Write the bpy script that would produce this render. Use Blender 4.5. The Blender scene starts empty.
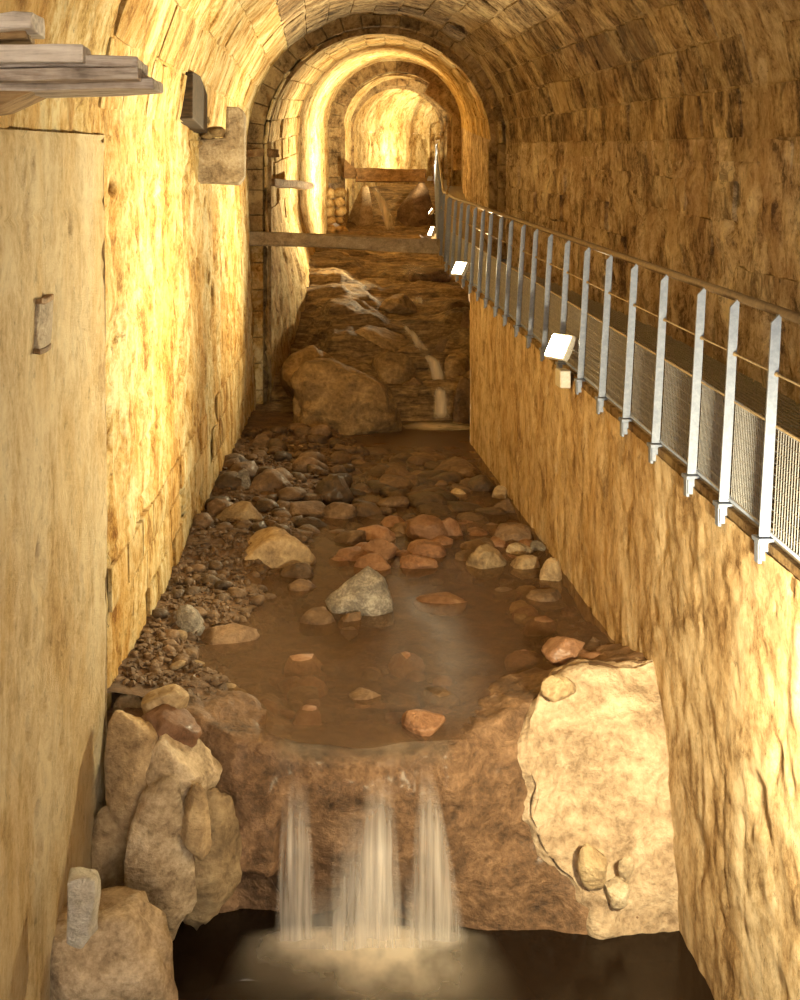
import bpy, math, random
import numpy as np
from mathutils import Vector, Matrix

# ------------------------------------------------------------------ camera, world, exposure
scn = bpy.context.scene
F, U0, V0 = 1250.0, 313.0, 225.0            # focal length and principal point in pixels of the 800x1000 frame
cd = bpy.data.cameras.new('camera'); cam = bpy.data.objects.new('camera', cd); scn.collection.objects.link(cam)
cam.location = (0, 0, 0); cam.rotation_euler = (math.pi / 2, 0, 0)
cd.sensor_fit = 'VERTICAL'; cd.sensor_height = 36.0; cd.lens = F / 1000 * 36.0
cd.shift_x = (400 - U0) / 1000; cd.shift_y = -(500 - V0) / 1000
cd.clip_start = 0.05; cd.clip_end = 300
scn.camera = cam
world = bpy.data.worlds.new('world'); scn.world = world; world.use_nodes = True
bg = world.node_tree.nodes['Background']
bg.inputs[0].default_value = (1.0, 0.88, 0.72, 1); bg.inputs[1].default_value = 3.3
scn.view_settings.view_transform = 'Standard'; scn.view_settings.look = 'None'
scn.view_settings.gamma = 1.0; scn.view_settings.use_curve_mapping = False
scn.view_settings.exposure = 0.56
LAMP = (1.0, 0.84, 0.50)

rng = np.random.default_rng(7); random.seed(7)
COL = scn.collection

# ------------------------------------------------------------------ helpers
def _h(ix, iy, iz, seed):
    n = (ix * 374761393 + iy * 668265263 + iz * 2147483647 + seed * 974634777) & 0xFFFFFFFF
    n = ((n ^ (n >> 13)) * 1274126177) & 0xFFFFFFFF
    n = ((n ^ (n >> 16)) * 2246822519) & 0xFFFFFFFF
    return ((n ^ (n >> 15)) & 0xFFFF) / 32767.5 - 1.0
def vn(P, seed=0):
    P = np.asarray(P, float); I = np.floor(P).astype(np.int64); f = P - I; f = f * f * (3 - 2 * f)
    x, y, z = I[..., 0], I[..., 1], I[..., 2]; fx, fy, fz = f[..., 0], f[..., 1], f[..., 2]
    def L(a, b, t): return a + (b - a) * t
    c = [[[_h(x + i, y + j, z + k, seed) for k in (0, 1)] for j in (0, 1)] for i in (0, 1)]
    return L(L(L(c[0][0][0], c[1][0][0], fx), L(c[0][1][0], c[1][1][0], fx), fy),
             L(L(c[0][0][1], c[1][0][1], fx), L(c[0][1][1], c[1][1][1], fx), fy), fz)
def fbm(P, oct=4, seed=0, gain=0.5):
    P = np.asarray(P, float); s = 0; a = 1.0; t = 0
    for o in range(oct):
        s = s + a * vn(P * (2 ** o) + 17.3 * o, seed + o); t += a; a *= gain
    return s / t
def px(P):
    k = F / max(P[1], 0.01)
    return U0 + P[0] * k, V0 - P[2] * k
def at(u, v, Y):
    return Vector(((u - U0) * Y / F, Y, -(v - V0) * Y / F))
def onz(u, v, z):
    return at(u, v, F * (-z) / (v - V0))

def mesh_np(name, V, Q, smooth=True):
    me = bpy.data.meshes.new(name)
    V = np.asarray(V, np.float32).reshape(-1, 3); Q = np.asarray(Q, np.int32); n = Q.shape[1]
    me.vertices.add(len(V)); me.vertices.foreach_set('co', V.ravel())
    me.loops.add(Q.size); me.loops.foreach_set('vertex_index', Q.ravel())
    me.polygons.add(len(Q)); me.polygons.foreach_set('loop_start', np.arange(len(Q), dtype=np.int32) * n)
    me.polygons.foreach_set('use_smooth', np.full(len(Q), smooth))
    me.update(); me.validate()
    return me
def link(name, me, mat=None, parent=None, kind=None):
    o = bpy.data.objects.new(name, me); COL.objects.link(o)
    if mat is not None and me is not None and len(me.materials) == 0: me.materials.append(mat)
    if parent is not None: o.parent = parent
    if kind: o['kind'] = kind
    return o
def tag(o, label, cat, group=None, kind=None):
    o['label'] = label; o['category'] = cat
    if group: o['group'] = group
    if kind: o['kind'] = kind
    return o
def empty(name, loc=(0, 0, 0)):
    o = bpy.data.objects.new(name, None); COL.objects.link(o); o.location = loc; o.empty_display_size = 0.1
    return o
def gridq(n, m):
    i = np.arange(n - 1)[:, None] * m + np.arange(m - 1)[None, :]
    return np.stack([i, i + m, i + m + 1, i + 1], -1).reshape(-1, 4)
def sheet(name, fn, n, m, mat, disp=None, flip=False, parent=None, kind=None):
    a = np.linspace(0, 1, n)[:, None] * np.ones((1, m)); b = np.ones((n, 1)) * np.linspace(0, 1, m)[None, :]
    P = fn(a, b)
    if disp is not None:
        N = np.cross(np.gradient(P, axis=0), np.gradient(P, axis=1))
        N /= np.linalg.norm(N, axis=-1, keepdims=True) + 1e-9
        if flip: N = -N
        P = P + N * disp(P)[..., None]
    return link(name, mesh_np(name, P, gridq(n, m)), mat, parent, kind)
class MB:
    def __init__(s): s.v = []; s.f = []
    def box(s, lo, hi, M=None):
        b = len(s.v)
        for x in (lo[0], hi[0]):
            for y in (lo[1], hi[1]):
                for z in (lo[2], hi[2]):
                    p = Vector((x, y, z)); s.v.append(tuple(M @ p if M else p))
        for q in ((0, 1, 3, 2), (4, 6, 7, 5), (0, 4, 5, 1), (2, 3, 7, 6), (0, 2, 6, 4), (1, 5, 7, 3)):
            s.f.append(tuple(b + i for i in q))
    def tube(s, pts, r, n=8, cap=True):
        pts = [Vector(p) for p in pts]; b = len(s.v)
        for i, p in enumerate(pts):
            d = (pts[min(i + 1, len(pts) - 1)] - pts[max(i - 1, 0)]).normalized()
            a = d.cross(Vector((0, 0, 1)));  a = a if a.length > 0.01 else d.cross(Vector((1, 0, 0)))
            a.normalize(); c = d.cross(a)
            rr = r[i] if isinstance(r, (list, tuple)) else r
            for j in range(n):
                t = 2 * math.pi * j / n; s.v.append(tuple(p + rr * (math.cos(t) * a + math.sin(t) * c)))
        for i in range(len(pts) - 1):
            for j in range(n):
                k = (j + 1) % n; s.f.append((b + i * n + j, b + i * n + k, b + i * n + n + k, b + i * n + n + j))
        if cap:
            s.f.append(tuple(b + j for j in range(n))[::-1]); e = b + (len(pts) - 1) * n
            s.f.append(tuple(e + j for j in range(n)))
    def prism(s, poly, d):              # poly: list of 3D points, d: extrusion vector
        b = len(s.v); n = len(poly); d = Vector(d)
        for p in poly: s.v.append(tuple(Vector(p)))
        for p in poly: s.v.append(tuple(Vector(p) + d))
        s.f.append(tuple(range(b, b + n))); s.f.append(tuple(range(b + 2 * n - 1, b + n - 1, -1)))
        for i in range(n):
            j = (i + 1) % n; s.f.append((b + i, b + n + i, b + n + j, b + j))
    def mesh(s, name, smooth=False, bevel=0, rough=0, sub=0, seed=0):
        import bmesh
        bm = bmesh.new(); vs = [bm.verts.new(v) for v in s.v]
        for f in s.f:
            try: bm.faces.new([vs[i] for i in f])
            except ValueError: pass
        bmesh.ops.recalc_face_normals(bm, faces=bm.faces)
        if bevel: bmesh.ops.bevel(bm, geom=list(bm.edges), offset=bevel, segments=2, affect='EDGES', profile=0.5)
        if sub: bmesh.ops.subdivide_edges(bm, edges=list(bm.edges), cuts=sub, use_grid_fill=True)
        me = bpy.data.meshes.new(name); bm.to_mesh(me); bm.free()
        if rough:
            co = np.empty(len(me.vertices) * 3, np.float32); me.vertices.foreach_get('co', co); co = co.reshape(-1, 3)
            d = np.stack([fbm(co * 7 + 5, 3, seed), fbm(co * 7 + 31, 3, seed + 9), fbm(co * 7 + 77, 3, seed + 5)], -1)
            me.vertices.foreach_set('co', (co + d * rough).astype(np.float32).ravel())
        for p in me.polygons: p.use_smooth = smooth
        me.update(); return me
    def build(s, name, mat, parent=None, kind=None, **kw):
        return link(name, s.mesh(name, **kw), mat, parent, kind)

# ------------------------------------------------------------------ materials
class NT:
    def __init__(s, name):
        s.m = bpy.data.materials.new(name); s.m.use_nodes = True; s.t = s.m.node_tree; s.t.nodes.clear()
        s.out = s.n('ShaderNodeOutputMaterial')
    def n(s, ty, **kw):
        nd = s.t.nodes.new(ty)
        for k, v in kw.items():
            if k.startswith('i_'): nd.inputs[k[2:].replace('_', ' ')].default_value = v
            else: setattr(nd, k, v)
        return nd
    def l(s, a, b): s.t.links.new(a, b)
    def pos(s, scale, obj=False):
        if obj: src = s.n('ShaderNodeTexCoord').outputs['Object']
        else: src = s.n('ShaderNodeNewGeometry').outputs['Position']
        m = s.n('ShaderNodeVectorMath', operation='MULTIPLY'); s.l(src, m.inputs[0]); m.inputs[1].default_value = scale
        return m.outputs[0]
    def noise(s, vec, scale, detail=5, rough=0.6, dist=0.0):
        n = s.n('ShaderNodeTexNoise'); s.l(vec, n.inputs['Vector'])
        n.inputs['Scale'].default_value = scale; n.inputs['Detail'].default_value = detail
        n.inputs['Roughness'].default_value = rough; n.inputs['Distortion'].default_value = dist
        return n.outputs['Fac']
    def ramp(s, fac, stops):
        r = s.n('ShaderNodeValToRGB'); s.l(fac, r.inputs[0]); e = r.color_ramp.elements
        e[0].position, e[0].color = stops[0][0], (*stops[0][1], 1); e[1].position, e[1].color = stops[-1][0], (*stops[-1][1], 1)
        for p, c in stops[1:-1]:
            x = e.new(p); x.color = (*c, 1)
        return r.outputs[0]
    def mix(s, fac, a, b, mode='MIX'):
        m = s.n('ShaderNodeMix', data_type='RGBA', blend_type=mode)
        for val, idx in ((fac, 0), (a, 6), (b, 7)):
            if isinstance(val, (int, float)): m.inputs[idx].default_value = val
            elif isinstance(val, tuple): m.inputs[idx].default_value = (*val, 1)
            else: s.l(val, m.inputs[idx])
        return m.outputs[2]
    def math(s, op, a, b=0.0, clamp=False):
        m = s.n('ShaderNodeMath', operation=op, use_clamp=clamp)
        for val, idx in ((a, 0), (b, 1)):
            if isinstance(val, (int, float)): m.inputs[idx].default_value = val
            else: s.l(val, m.inputs[idx])
        return m.outputs[0]
    def done(s, color, rough=0.9, bump=None, strength=0.5, dist=0.02, metal=0.0, spec=0.3, coat=0.0):
        b = s.n('ShaderNodeBsdfPrincipled')
        if isinstance(color, tuple): b.inputs['Base Color'].default_value = (*color, 1)
        else: s.l(color, b.inputs['Base Color'])
        if isinstance(rough, float): b.inputs['Roughness'].default_value = rough
        else: s.l(rough, b.inputs['Roughness'])
        b.inputs['Metallic'].default_value = metal; b.inputs['Specular IOR Level'].default_value = spec
        b.inputs['Coat Weight'].default_value = coat; b.inputs['Coat Roughness'].default_value = 0.25
        if bump is not None:
            bp = s.n('ShaderNodeBump'); bp.inputs['Strength'].default_value = strength; bp.inputs['Distance'].default_value = dist
            s.l(bump, bp.inputs['Height']); s.l(bp.outputs[0], b.inputs['Normal'])
        s.l(b.outputs[0], s.out.inputs['Surface']); return s.m

def wall_mat(name, dark, mid, light, stain, stain_amt=0.5, streak=(1.0, 1.15, 0.8), tint=0.0, crack=0.6, shift=0.0, crust=0.35, relief=0.9):
    """weathered masonry: mineral streaks running down the wall and around the vault, pits, rusty stains"""
    t = NT(name)
    s1 = t.noise(t.pos(tuple(2.2 * x for x in streak)), 1.0, 9, 0.70, 0.7)
    s2 = t.noise(t.pos((streak[0] * 2.6, streak[1] * 3.2, streak[2] * 2.0)), 1.9, 9, 0.78, 0.6)
    iso = t.noise(t.pos((1, 1, 1)), 15, 9, 0.85)
    big = t.noise(t.pos((0.5, 0.9, 0.45)), 1.3, 6, 0.62, 0.8)
    f = t.math('ADD', t.math('MULTIPLY', s1, 0.44), t.math('ADD', t.math('MULTIPLY', s2, 0.24), t.math('MULTIPLY', iso, 0.32)))
    f = t.math('ADD', f, shift)
    c = t.ramp(f, [(0.425, dark), (0.475, mid), (0.515, tuple(0.5 * (a + b) for a, b in zip(mid, light))), (0.56, light)])
    st = t.ramp(big, [(0.44, (0, 0, 0)), (0.60, (1, 1, 1))])
    c = t.mix(t.math('MULTIPLY', st, stain_amt), c, stain, 'MULTIPLY')
    blo = t.ramp(t.noise(t.pos((1.6, 1.9, 1.3)), 1.9, 9, 0.76, 0.9), [(0.40, (1, 1, 1)), (0.47, (0, 0, 0))])
    c = t.mix(t.math('MULTIPLY', blo, crust), c, tuple(0.55 * a + 0.1 * b for a, b in zip(dark, mid)))
    pit = t.noise(t.pos((1.8, 2.0, 1.4)), 6.5, 7, 0.78, 0.4)
    pm = t.ramp(pit, [(0.34, (1, 1, 1)), (0.405, (0, 0, 0))])
    c = t.mix(t.math('MULTIPLY', pm, crack), c, tuple(x * 0.35 for x in dark))
    if tint:
        oi = t.n('ShaderNodeObjectInfo').outputs['Random']
        g = t.math('ADD', t.math('MULTIPLY', oi, 2 * tint), 1 - tint)
        cmb = t.n('ShaderNodeCombineColor'); [t.l(g, cmb.inputs[i]) for i in range(3)]
        c = t.mix(1.0, c, cmb.outputs[0], 'MULTIPLY')
    h = t.math('ADD', t.math('MULTIPLY', s1, 0.7), t.math('ADD', t.math('MULTIPLY', s2, 0.4), t.math('MULTIPLY', iso, 0.9)))
    h = t.math('SUBTRACT', h, t.math('MULTIPLY', pm, 0.35))
    return t.done(c, 0.9, h, relief, 0.08, spec=0.2)

M = {}
M['left_stone'] = wall_mat('left_wall_stone', (0.30, 0.16, 0.045), (0.64, 0.43, 0.15), (0.88, 0.76, 0.46), (0.84, 0.60, 0.28), 0.75)
M['left_block'] = wall_mat('left_wall_block', (0.30, 0.16, 0.045), (0.62, 0.42, 0.15), (0.86, 0.74, 0.45), (0.84, 0.60, 0.28), 0.7, tint=0.12)
M['plaster'] = wall_mat('near_wall_render', (0.44, 0.30, 0.14), (0.64, 0.48, 0.26), (0.80, 0.67, 0.44), (0.86, 0.72, 0.48), 0.6, streak=(0.6, 0.75, 0.5), crack=0.4, shift=0.02, crust=0.2)
M['right_lower'] = wall_mat('channel_wall_stone', (0.24, 0.15, 0.07), (0.50, 0.36, 0.20), (0.74, 0.60, 0.40), (0.78, 0.64, 0.45), 0.6, crust=0.35, relief=0.5)
M['right_upper'] = wall_mat('upper_wall_stone', (0.15, 0.095, 0.06), (0.52, 0.38, 0.235), (0.84, 0.71, 0.50), (0.62, 0.50, 0.40), 0.8, crust=0.65)
M['right_block'] = wall_mat('upper_wall_block', (0.13, 0.085, 0.055), (0.47, 0.34, 0.21), (0.80, 0.67, 0.46), (0.58, 0.47, 0.38), 0.85, tint=0.12, shift=-0.004, crust=0.65)
M['vault_mortar'] = wall_mat('vault_mortar', (0.16, 0.10, 0.055), (0.44, 0.32, 0.18), (0.70, 0.57, 0.37), (0.64, 0.52, 0.40), 0.6)
M['vault_block'] = wall_mat('vault_block', (0.08, 0.05, 0.028), (0.34, 0.23, 0.12), (0.68, 0.54, 0.32), (0.54, 0.43, 0.33), 0.85, tint=0.18, shift=-0.006, crust=0.6)
M['far_stone'] = wall_mat('far_tunnel_stone', (0.20, 0.11, 0.035), (0.55, 0.37, 0.14), (0.84, 0.68, 0.38), (0.8, 0.6, 0.32), 0.6)
M['far_block'] = wall_mat('far_tunnel_block', (0.16, 0.085, 0.026), (0.52, 0.34, 0.125), (0.82, 0.65, 0.35), (0.78, 0.58, 0.3), 0.6, tint=0.2)
M['rib'] = wall_mat('rib_stone', (0.09, 0.055, 0.025), (0.28, 0.18, 0.085), (0.50, 0.36, 0.18), (0.65, 0.48, 0.3), 0.5, tint=0.15)

def rock_mat(name, dark, mid, light, rough=0.75, sc=3.0, wet=0.0, tint=0.2):
    t = NT(name)
    a = t.noise(t.pos((1, 1, 1.5)), sc, 7, 0.65, 0.5); b = t.noise(t.pos((1, 1, 1)), sc * 7, 6, 0.7)
    f = t.math('ADD', t.math('MULTIPLY', a, 0.6), t.math('MULTIPLY', b, 0.4))
    c = t.ramp(f, [(0.36, dark), (0.5, mid), (0.63, light)])
    oi = t.n('ShaderNodeObjectInfo').outputs['Random']; g = t.math('ADD', t.math('MULTIPLY', oi, 2 * tint), 1 - tint)
    cmb = t.n('ShaderNodeCombineColor'); [t.l(g, cmb.inputs[i]) for i in range(3)]
    c = t.mix(1.0, c, cmb.outputs[0], 'MULTIPLY')
    return t.done(c, rough, t.math('ADD', a, t.math('MULTIPLY', b, 0.5)), 0.9, 0.06, spec=0.35, coat=wet)
M['rock_brown'] = rock_mat('rock_brown', (0.06, 0.036, 0.02), (0.15, 0.09, 0.048), (0.27, 0.175, 0.10), 0.65, wet=0.05)
M['rock_red'] = rock_mat('rock_reddish', (0.10, 0.045, 0.022), (0.24, 0.12, 0.06), (0.34, 0.20, 0.115), 0.6, wet=0.08)
M['rock_tan'] = rock_mat('rock_tan', (0.16, 0.105, 0.06), (0.38, 0.27, 0.15), (0.58, 0.44, 0.26), 0.8)
M['rock_pale'] = rock_mat('rock_pale', (0.20, 0.14, 0.085), (0.48, 0.37, 0.24), (0.72, 0.61, 0.44), 0.85, 4.0)
M['rock_grey'] = rock_mat('rock_grey', (0.10, 0.085, 0.07), (0.24, 0.205, 0.165), (0.50, 0.45, 0.37), 0.7, 7.0)
M['rock_dark'] = rock_mat('rock_dark', (0.03, 0.018, 0.01), (0.075, 0.045, 0.024), (0.15, 0.09, 0.045), 0.55, wet=0.1)
M['bed'] = rock_mat('stream_bed', (0.05, 0.027, 0.014), (0.13, 0.072, 0.035), (0.24, 0.14, 0.07), 0.65, 5.0, tint=0.0)
M['cliff'] = rock_mat('fall_bedrock', (0.05, 0.028, 0.015), (0.165, 0.092, 0.048), (0.30, 0.18, 0.10), 0.6, 3.5, wet=0.08, tint=0.0)
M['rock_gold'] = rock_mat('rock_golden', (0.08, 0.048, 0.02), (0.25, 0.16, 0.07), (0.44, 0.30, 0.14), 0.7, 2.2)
def ledge_mat():
    t = NT('cascade_bedrock'); a = t.noise(t.pos((0.7, 0.7, 5.0)), 2.2, 8, 0.7, 0.8); b = t.noise(t.pos((1, 1, 1)), 12, 7, 0.75)
    f = t.math('ADD', t.math('MULTIPLY', a, 0.65), t.math('MULTIPLY', b, 0.35))
    c = t.ramp(f, [(0.37, (0.035, 0.02, 0.009)), (0.48, (0.17, 0.105, 0.048)), (0.6, (0.40, 0.27, 0.125))])
    return t.done(c, 0.7, f, 1.0, 0.12, spec=0.3)
M['ledge'] = ledge_mat()
M['apron'] = rock_mat('pale_concrete', (0.20, 0.13, 0.075), (0.44, 0.325, 0.21), (0.62, 0.49, 0.34), 0.85, 3.0, tint=0.0)
M['concrete'] = rock_mat('beam_concrete', (0.20, 0.15, 0.10), (0.36, 0.28, 0.19), (0.52, 0.42, 0.30), 0.85, 6.0, tint=0.1)
M['rust_beam'] = rock_mat('stained_beam', (0.10, 0.055, 0.025), (0.24, 0.14, 0.06), (0.38, 0.24, 0.11), 0.8, 5.0, tint=0.1)
M['crust'] = rock_mat('white_crust', (0.42, 0.38, 0.30), (0.66, 0.61, 0.52), (0.85, 0.82, 0.74), 0.5, 9.0, tint=0.05)
M['scar'] = rock_mat('grey_scar', (0.16, 0.12, 0.08), (0.34, 0.27, 0.19), (0.50, 0.42, 0.31), 0.8, 9.0, tint=0.05)
def wood_mat(name, a, b, c):
    t = NT(name); n = t.noise(t.pos((1.2, 14, 14)), 2.5, 7, 0.65, 0.3); d = t.noise(t.pos((1, 1, 1)), 12, 4, 0.6)
    col = t.ramp(t.math('ADD', t.math('MULTIPLY', n, 0.75), t.math('MULTIPLY', d, 0.25)), [(0.33, a), (0.48, b), (0.64, c)])
    return t.done(col, 0.8, n, 0.5, 0.02)
M['wood_grey'] = wood_mat('weathered_grey_wood', (0.12, 0.09, 0.07), (0.36, 0.30, 0.25), (0.60, 0.53, 0.46))
M['wood_white'] = wood_mat('bleached_wood', (0.30, 0.25, 0.21), (0.62, 0.55, 0.48), (0.78, 0.72, 0.64))
M['wood_brown'] = wood_mat('old_brown_wood', (0.10, 0.06, 0.025), (0.26, 0.16, 0.07), (0.40, 0.27, 0.13))
M['plate_dark'] = wood_mat('dark_plate_brown', (0.01, 0.006, 0.003), (0.03, 0.018, 0.01), (0.07, 0.042, 0.022))
def metal_mat(name, a, b, rough, metal):
    t = NT(name); n = t.noise(t.pos((1, 1, 1)), 30, 5, 0.7)
    return t.done(t.ramp(n, [(0.35, a), (0.65, b)]), rough, n, 0.1, 0.003, metal=metal, spec=0.5)
M['galv'] = metal_mat('galvanised_steel', (0.17, 0.20, 0.285), (0.25, 0.29, 0.39), 0.5, 0.25)
M['wire'] = metal_mat('mesh_wire', (0.26, 0.26, 0.27), (0.40, 0.40, 0.41), 0.5, 0.3)
M['rail'] = metal_mat('brown_handrail', (0.11, 0.072, 0.038), (0.19, 0.125, 0.065), 0.4, 0.2)
M['cable'] = metal_mat('cable_steel', (0.26, 0.19, 0.11), (0.42, 0.31, 0.18), 0.45, 0.4)
M['grate'] = metal_mat('deck_grating', (0.20, 0.17, 0.13), (0.34, 0.30, 0.24), 0.5, 0.3)
M['housing'] = metal_mat('lamp_housing', (0.55, 0.53, 0.48), (0.72, 0.70, 0.65), 0.5, 0.1)
t = NT('lamp_glass'); e = t.n('ShaderNodeEmission'); e.inputs[0].default_value = (1, 0.86, 0.55, 1); e.inputs[1].default_value = 30
t.l(e.outputs[0], t.out.inputs[0]); M['glow'] = t.m

def water_mat(name, tint, alpha, rough, bump, sc, aniso=(1, 1, 1)):
    t = NT(name)
    b = t.n('ShaderNodeBsdfPrincipled'); b.inputs['Base Color'].default_value = (*tint, 1); b.inputs['Roughness'].default_value = rough
    b.inputs['IOR'].default_value = 1.33; b.inputs['Specular IOR Level'].default_value = 0.2
    n = t.noise(t.pos(aniso), sc, 4, 0.55); bp = t.n('ShaderNodeBump'); bp.inputs['Strength'].default_value = bump; bp.inputs['Distance'].default_value = 0.03
    t.l(n, bp.inputs['Height']); t.l(bp.outputs[0], b.inputs['Normal'])
    tr = t.n('ShaderNodeBsdfTransparent'); tr.inputs[0].default_value = (0.90, 0.80, 0.68, 1)
    mx = t.n('ShaderNodeMixShader'); mx.inputs[0].default_value = alpha
    t.l(tr.outputs[0], mx.inputs[1]); t.l(b.outputs[0], mx.inputs[2]); t.l(mx.outputs[0], t.out.inputs[0]); return t.m
M['creek_water'] = water_mat('creek_water', (0.15, 0.095, 0.06), 0.52, 0.34, 0.12, 4.0, (1.6, 0.7, 1))
M['pool_water'] = water_mat('pool_water', (0.014, 0.008, 0.0045), 0.97, 0.18, 0.12, 2.0)
def veil_mat(name, color, gain, streak):
    t = NT(name)
    d = t.n('ShaderNodeBsdfDiffuse'); d.inputs[0].default_value = (*color, 1)
    tl = t.n('ShaderNodeBsdfTranslucent'); tl.inputs[0].default_value = (*color, 1)
    ad = t.n('ShaderNodeMixShader'); ad.inputs[0].default_value = 0.4; t.l(d.outputs[0], ad.inputs[1]); t.l(tl.outputs[0], ad.inputs[2])
    at_ = t.n('ShaderNodeAttribute', attribute_name='dens')
    n = t.noise(t.pos(streak), 1.0, 4, 0.55)
    a = t.math('MULTIPLY', at_.outputs['Fac'], t.math('MULTIPLY', t.math('ADD', n, -0.18), gain), True)
    tr = t.n('ShaderNodeBsdfTransparent'); mx = t.n('ShaderNodeMixShader')
    t.l(a, mx.inputs[0]); t.l(tr.outputs[0], mx.inputs[1]); t.l(ad.outputs[0], mx.inputs[2]); t.l(mx.outputs[0], t.out.inputs[0]); return t.m
M['veil'] = veil_mat('falling_water', (0.86, 0.80, 0.74), 2.6, (22, 8, 0.9))
M['foam'] = veil_mat('churned_foam', (0.88, 0.78, 0.64), 4.5, (2.5, 1.6, 1))
M['cascade_veil'] = veil_mat('cascade_water', (0.80, 0.70, 0.55), 2.4, (5, 4, 1.0))

# ------------------------------------------------------------------ tunnel geometry
WATER, POOL = -3.27, -4.54
I = np.interp
def ZS(Y): return 0.088 + 0.061 * np.asarray(Y, float)                      # springing of the near vault
def XLT(Y): return I(Y, [-4, 8.2, 22], [-1.42, -1.40, -1.16])               # left wall at the springing
def XLB(Y): return I(Y, [-4, 7, 8.2, 22], [-1.46, -1.44, -1.38, -1.0])               # left wall at the water
def XR(Y): return I(Y, [-4, 14, 22], [3.82, 3.80, 3.38])                    # right upper wall
def DECK(Y): return I(Y, [-4, 22, 24, 42, 56], [-2.244, -0.658, -0.50, 1.30, 2.75])
def DX(Y): return I(Y, [-4, 22, 24, 56], [2.38, 2.38, 2.42, 5.45])          # channel edge of the deck
def left_x(Y, Z):
    f = (Z - ZS(Y)) / (WATER - ZS(Y)); return XLT(Y) + (XLB(Y) - XLT(Y)) * f

def rough_disp(amp, seed, st=(1.4, 2.2, 1.0)):
    st = np.array(st)
    def d(P):
        v = amp * (0.55 * fbm(P * st * 0.9, 4, seed) + 0.5 * fbm(P * st * 5.0, 4, seed + 3))
        p = fbm(P * np.array([4, 5.0, 3.4]), 3, seed + 8)
        return v - amp * 1.6 * np.clip(p - 0.28, 0, 0.35) * 2
    return d
def crs(P, base, lev, seed):            # thin recessed course joints at given heights above the springing line
    z = P[..., 2] - ZS(P[..., 1]) + 0.02 * vn(P * 3, seed); v = 0
    for L in lev: v = v - 0.02 * np.exp(-((z - L) / 0.013) ** 2)
    return base(P) + v

# near left wall: thick render coat ending at y = 8.2, bare stone behind it
bp_ = rough_disp(0.03, 3, (1, 1.2, 0.6))
def near_left(a, b):
    Y = -1.5 + 9.7 * a ** 0.4; Z = -5.0 + (ZS(Y) + 5.0) * b
    return np.stack([left_x(Y, Z) + 0.03, Y, Z], -1)
wl = sheet('wall_left', near_left, 330, 170, M['plaster'], lambda P: crs(P, bp_, (-0.02, -0.42), 4), kind='structure')
def coat_edge(a, b):
    Z = -5.0 + (ZS(8.2) + 5.0) * b; X = left_x(8.2 + 0 * Z, Z) + 0.03 - 0.12 * a
    return np.stack([X, 8.2 + 0.03 * vn(np.stack([X * 0, Z * 3, Z * 0], -1), 2) + 0 * X, Z], -1)
sheet('render_edge', coat_edge, 3, 120, M['plaster'], parent=wl)
def stone_left(a, b):
    Y = 8.15 + 13.9 * a; Z = -4.9 + (ZS(Y) + 4.9) * b
    return np.stack([left_x(Y, Z), Y, Z], -1)
ls = rough_disp(0.075, 11, (1.3, 2.0, 0.8))
wl2 = sheet('wall_left', stone_left, 520, 150, M['left_stone'], lambda P: crs(P, ls, (-0.02, -0.5, -1.3, -2.4, -2.85), 6), kind='structure')
# near vault
def vault(Yf, xl, xr, zs):
    def fn(a, b):
        Y = Yf(a); l, r = xl(Y), xr(Y); R = (r - l) / 2; th = np.pi * b
        return np.stack([(l + r) / 2 - R * np.cos(th), Y, zs(Y) + R * np.sin(th)], -1)
    return fn
near_vault = vault(lambda a: -1.5 + 23.5 * a, XLT, XR, ZS)
sheet('haunch', lambda a, b: near_vault(a, -0.025 + 0.295 * b), 420, 42, M['left_stone'], rough_disp(0.05, 21, (1, 2.2, 1)), parent=wl2)
ceil = sheet('ceiling', lambda a, b: near_vault(a, 0.26 + 0.765 * b), 420, 90, M['vault_mortar'], rough_disp(0.05, 21, (1, 2.2, 1)), flip=False, kind='structure')
def right_up(a, b):
    Y = -1.5 + 23.5 * a; Z = DECK(Y) - 0.25 + (ZS(Y) - DECK(Y) + 0.25) * b
    return np.stack([XR(Y), Y, Z], -1)
wr = sheet('wall_right', right_up, 420, 60, M['right_upper'], rough_disp(0.10, 31), flip=True, kind='structure')
# lower channel wall under the walkway
def right_low(a, b):
    Y = -1.5 + 20.3 * a; Z = -5.0 + (DECK(Y) - 0.10 + 5.0) * b
    return np.stack([2.36 + 0 * Y + 0.0 * Z, Y, Z], -1)
wrl = sheet('wall_right', right_low, 640, 100, M['right_lower'], rough_disp(0.028, 41, (1.6, 1.6, 1.5)), flip=True, kind='structure')
def right_end(a, b):
    Z = -5.0 + (DECK(18.8) - 0.1 + 5.0) * b; X = 2.36 + 1.2 * a
    return np.stack([X, 18.8 + 0 * X, Z], -1)
sheet('wall_end_face', right_end, 30, 70, M['right_lower'], rough_disp(0.03, 43), parent=wrl)
def right_back(a, b):
    Y = 18.8 + 27 * a; Z = -5.0 + (DECK(Y) + 4.9) * b
    return np.stack([np.maximum(3.3, DX(Y) + 0.75), Y, Z], -1)
sheet('recessed_face', right_back, 60, 60, M['right_lower'], rough_disp(0.05, 44), flip=True, parent=wrl)
# ledge slab that carries the deck
mb = MB()
for (a, b) in ((-3, 22), (22, 24), (24, 42), (42, 55)):
    mb.prism([(DX(a) - 0.01, a, DECK(a) - 0.05), (XR(a) + 0.3 if a < 22 else 3.6 + (a - 22) * 0.09, a, DECK(a) - 0.05), (XR(b) + 0.3 if b < 22 else 3.6 + (b - 22) * 0.09, b, DECK(b) - 0.05), (DX(b) - 0.01, b, DECK(b) - 0.05)], (0, 0, -0.14))
mb.build('floor', M['rib'], kind='structure')

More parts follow.
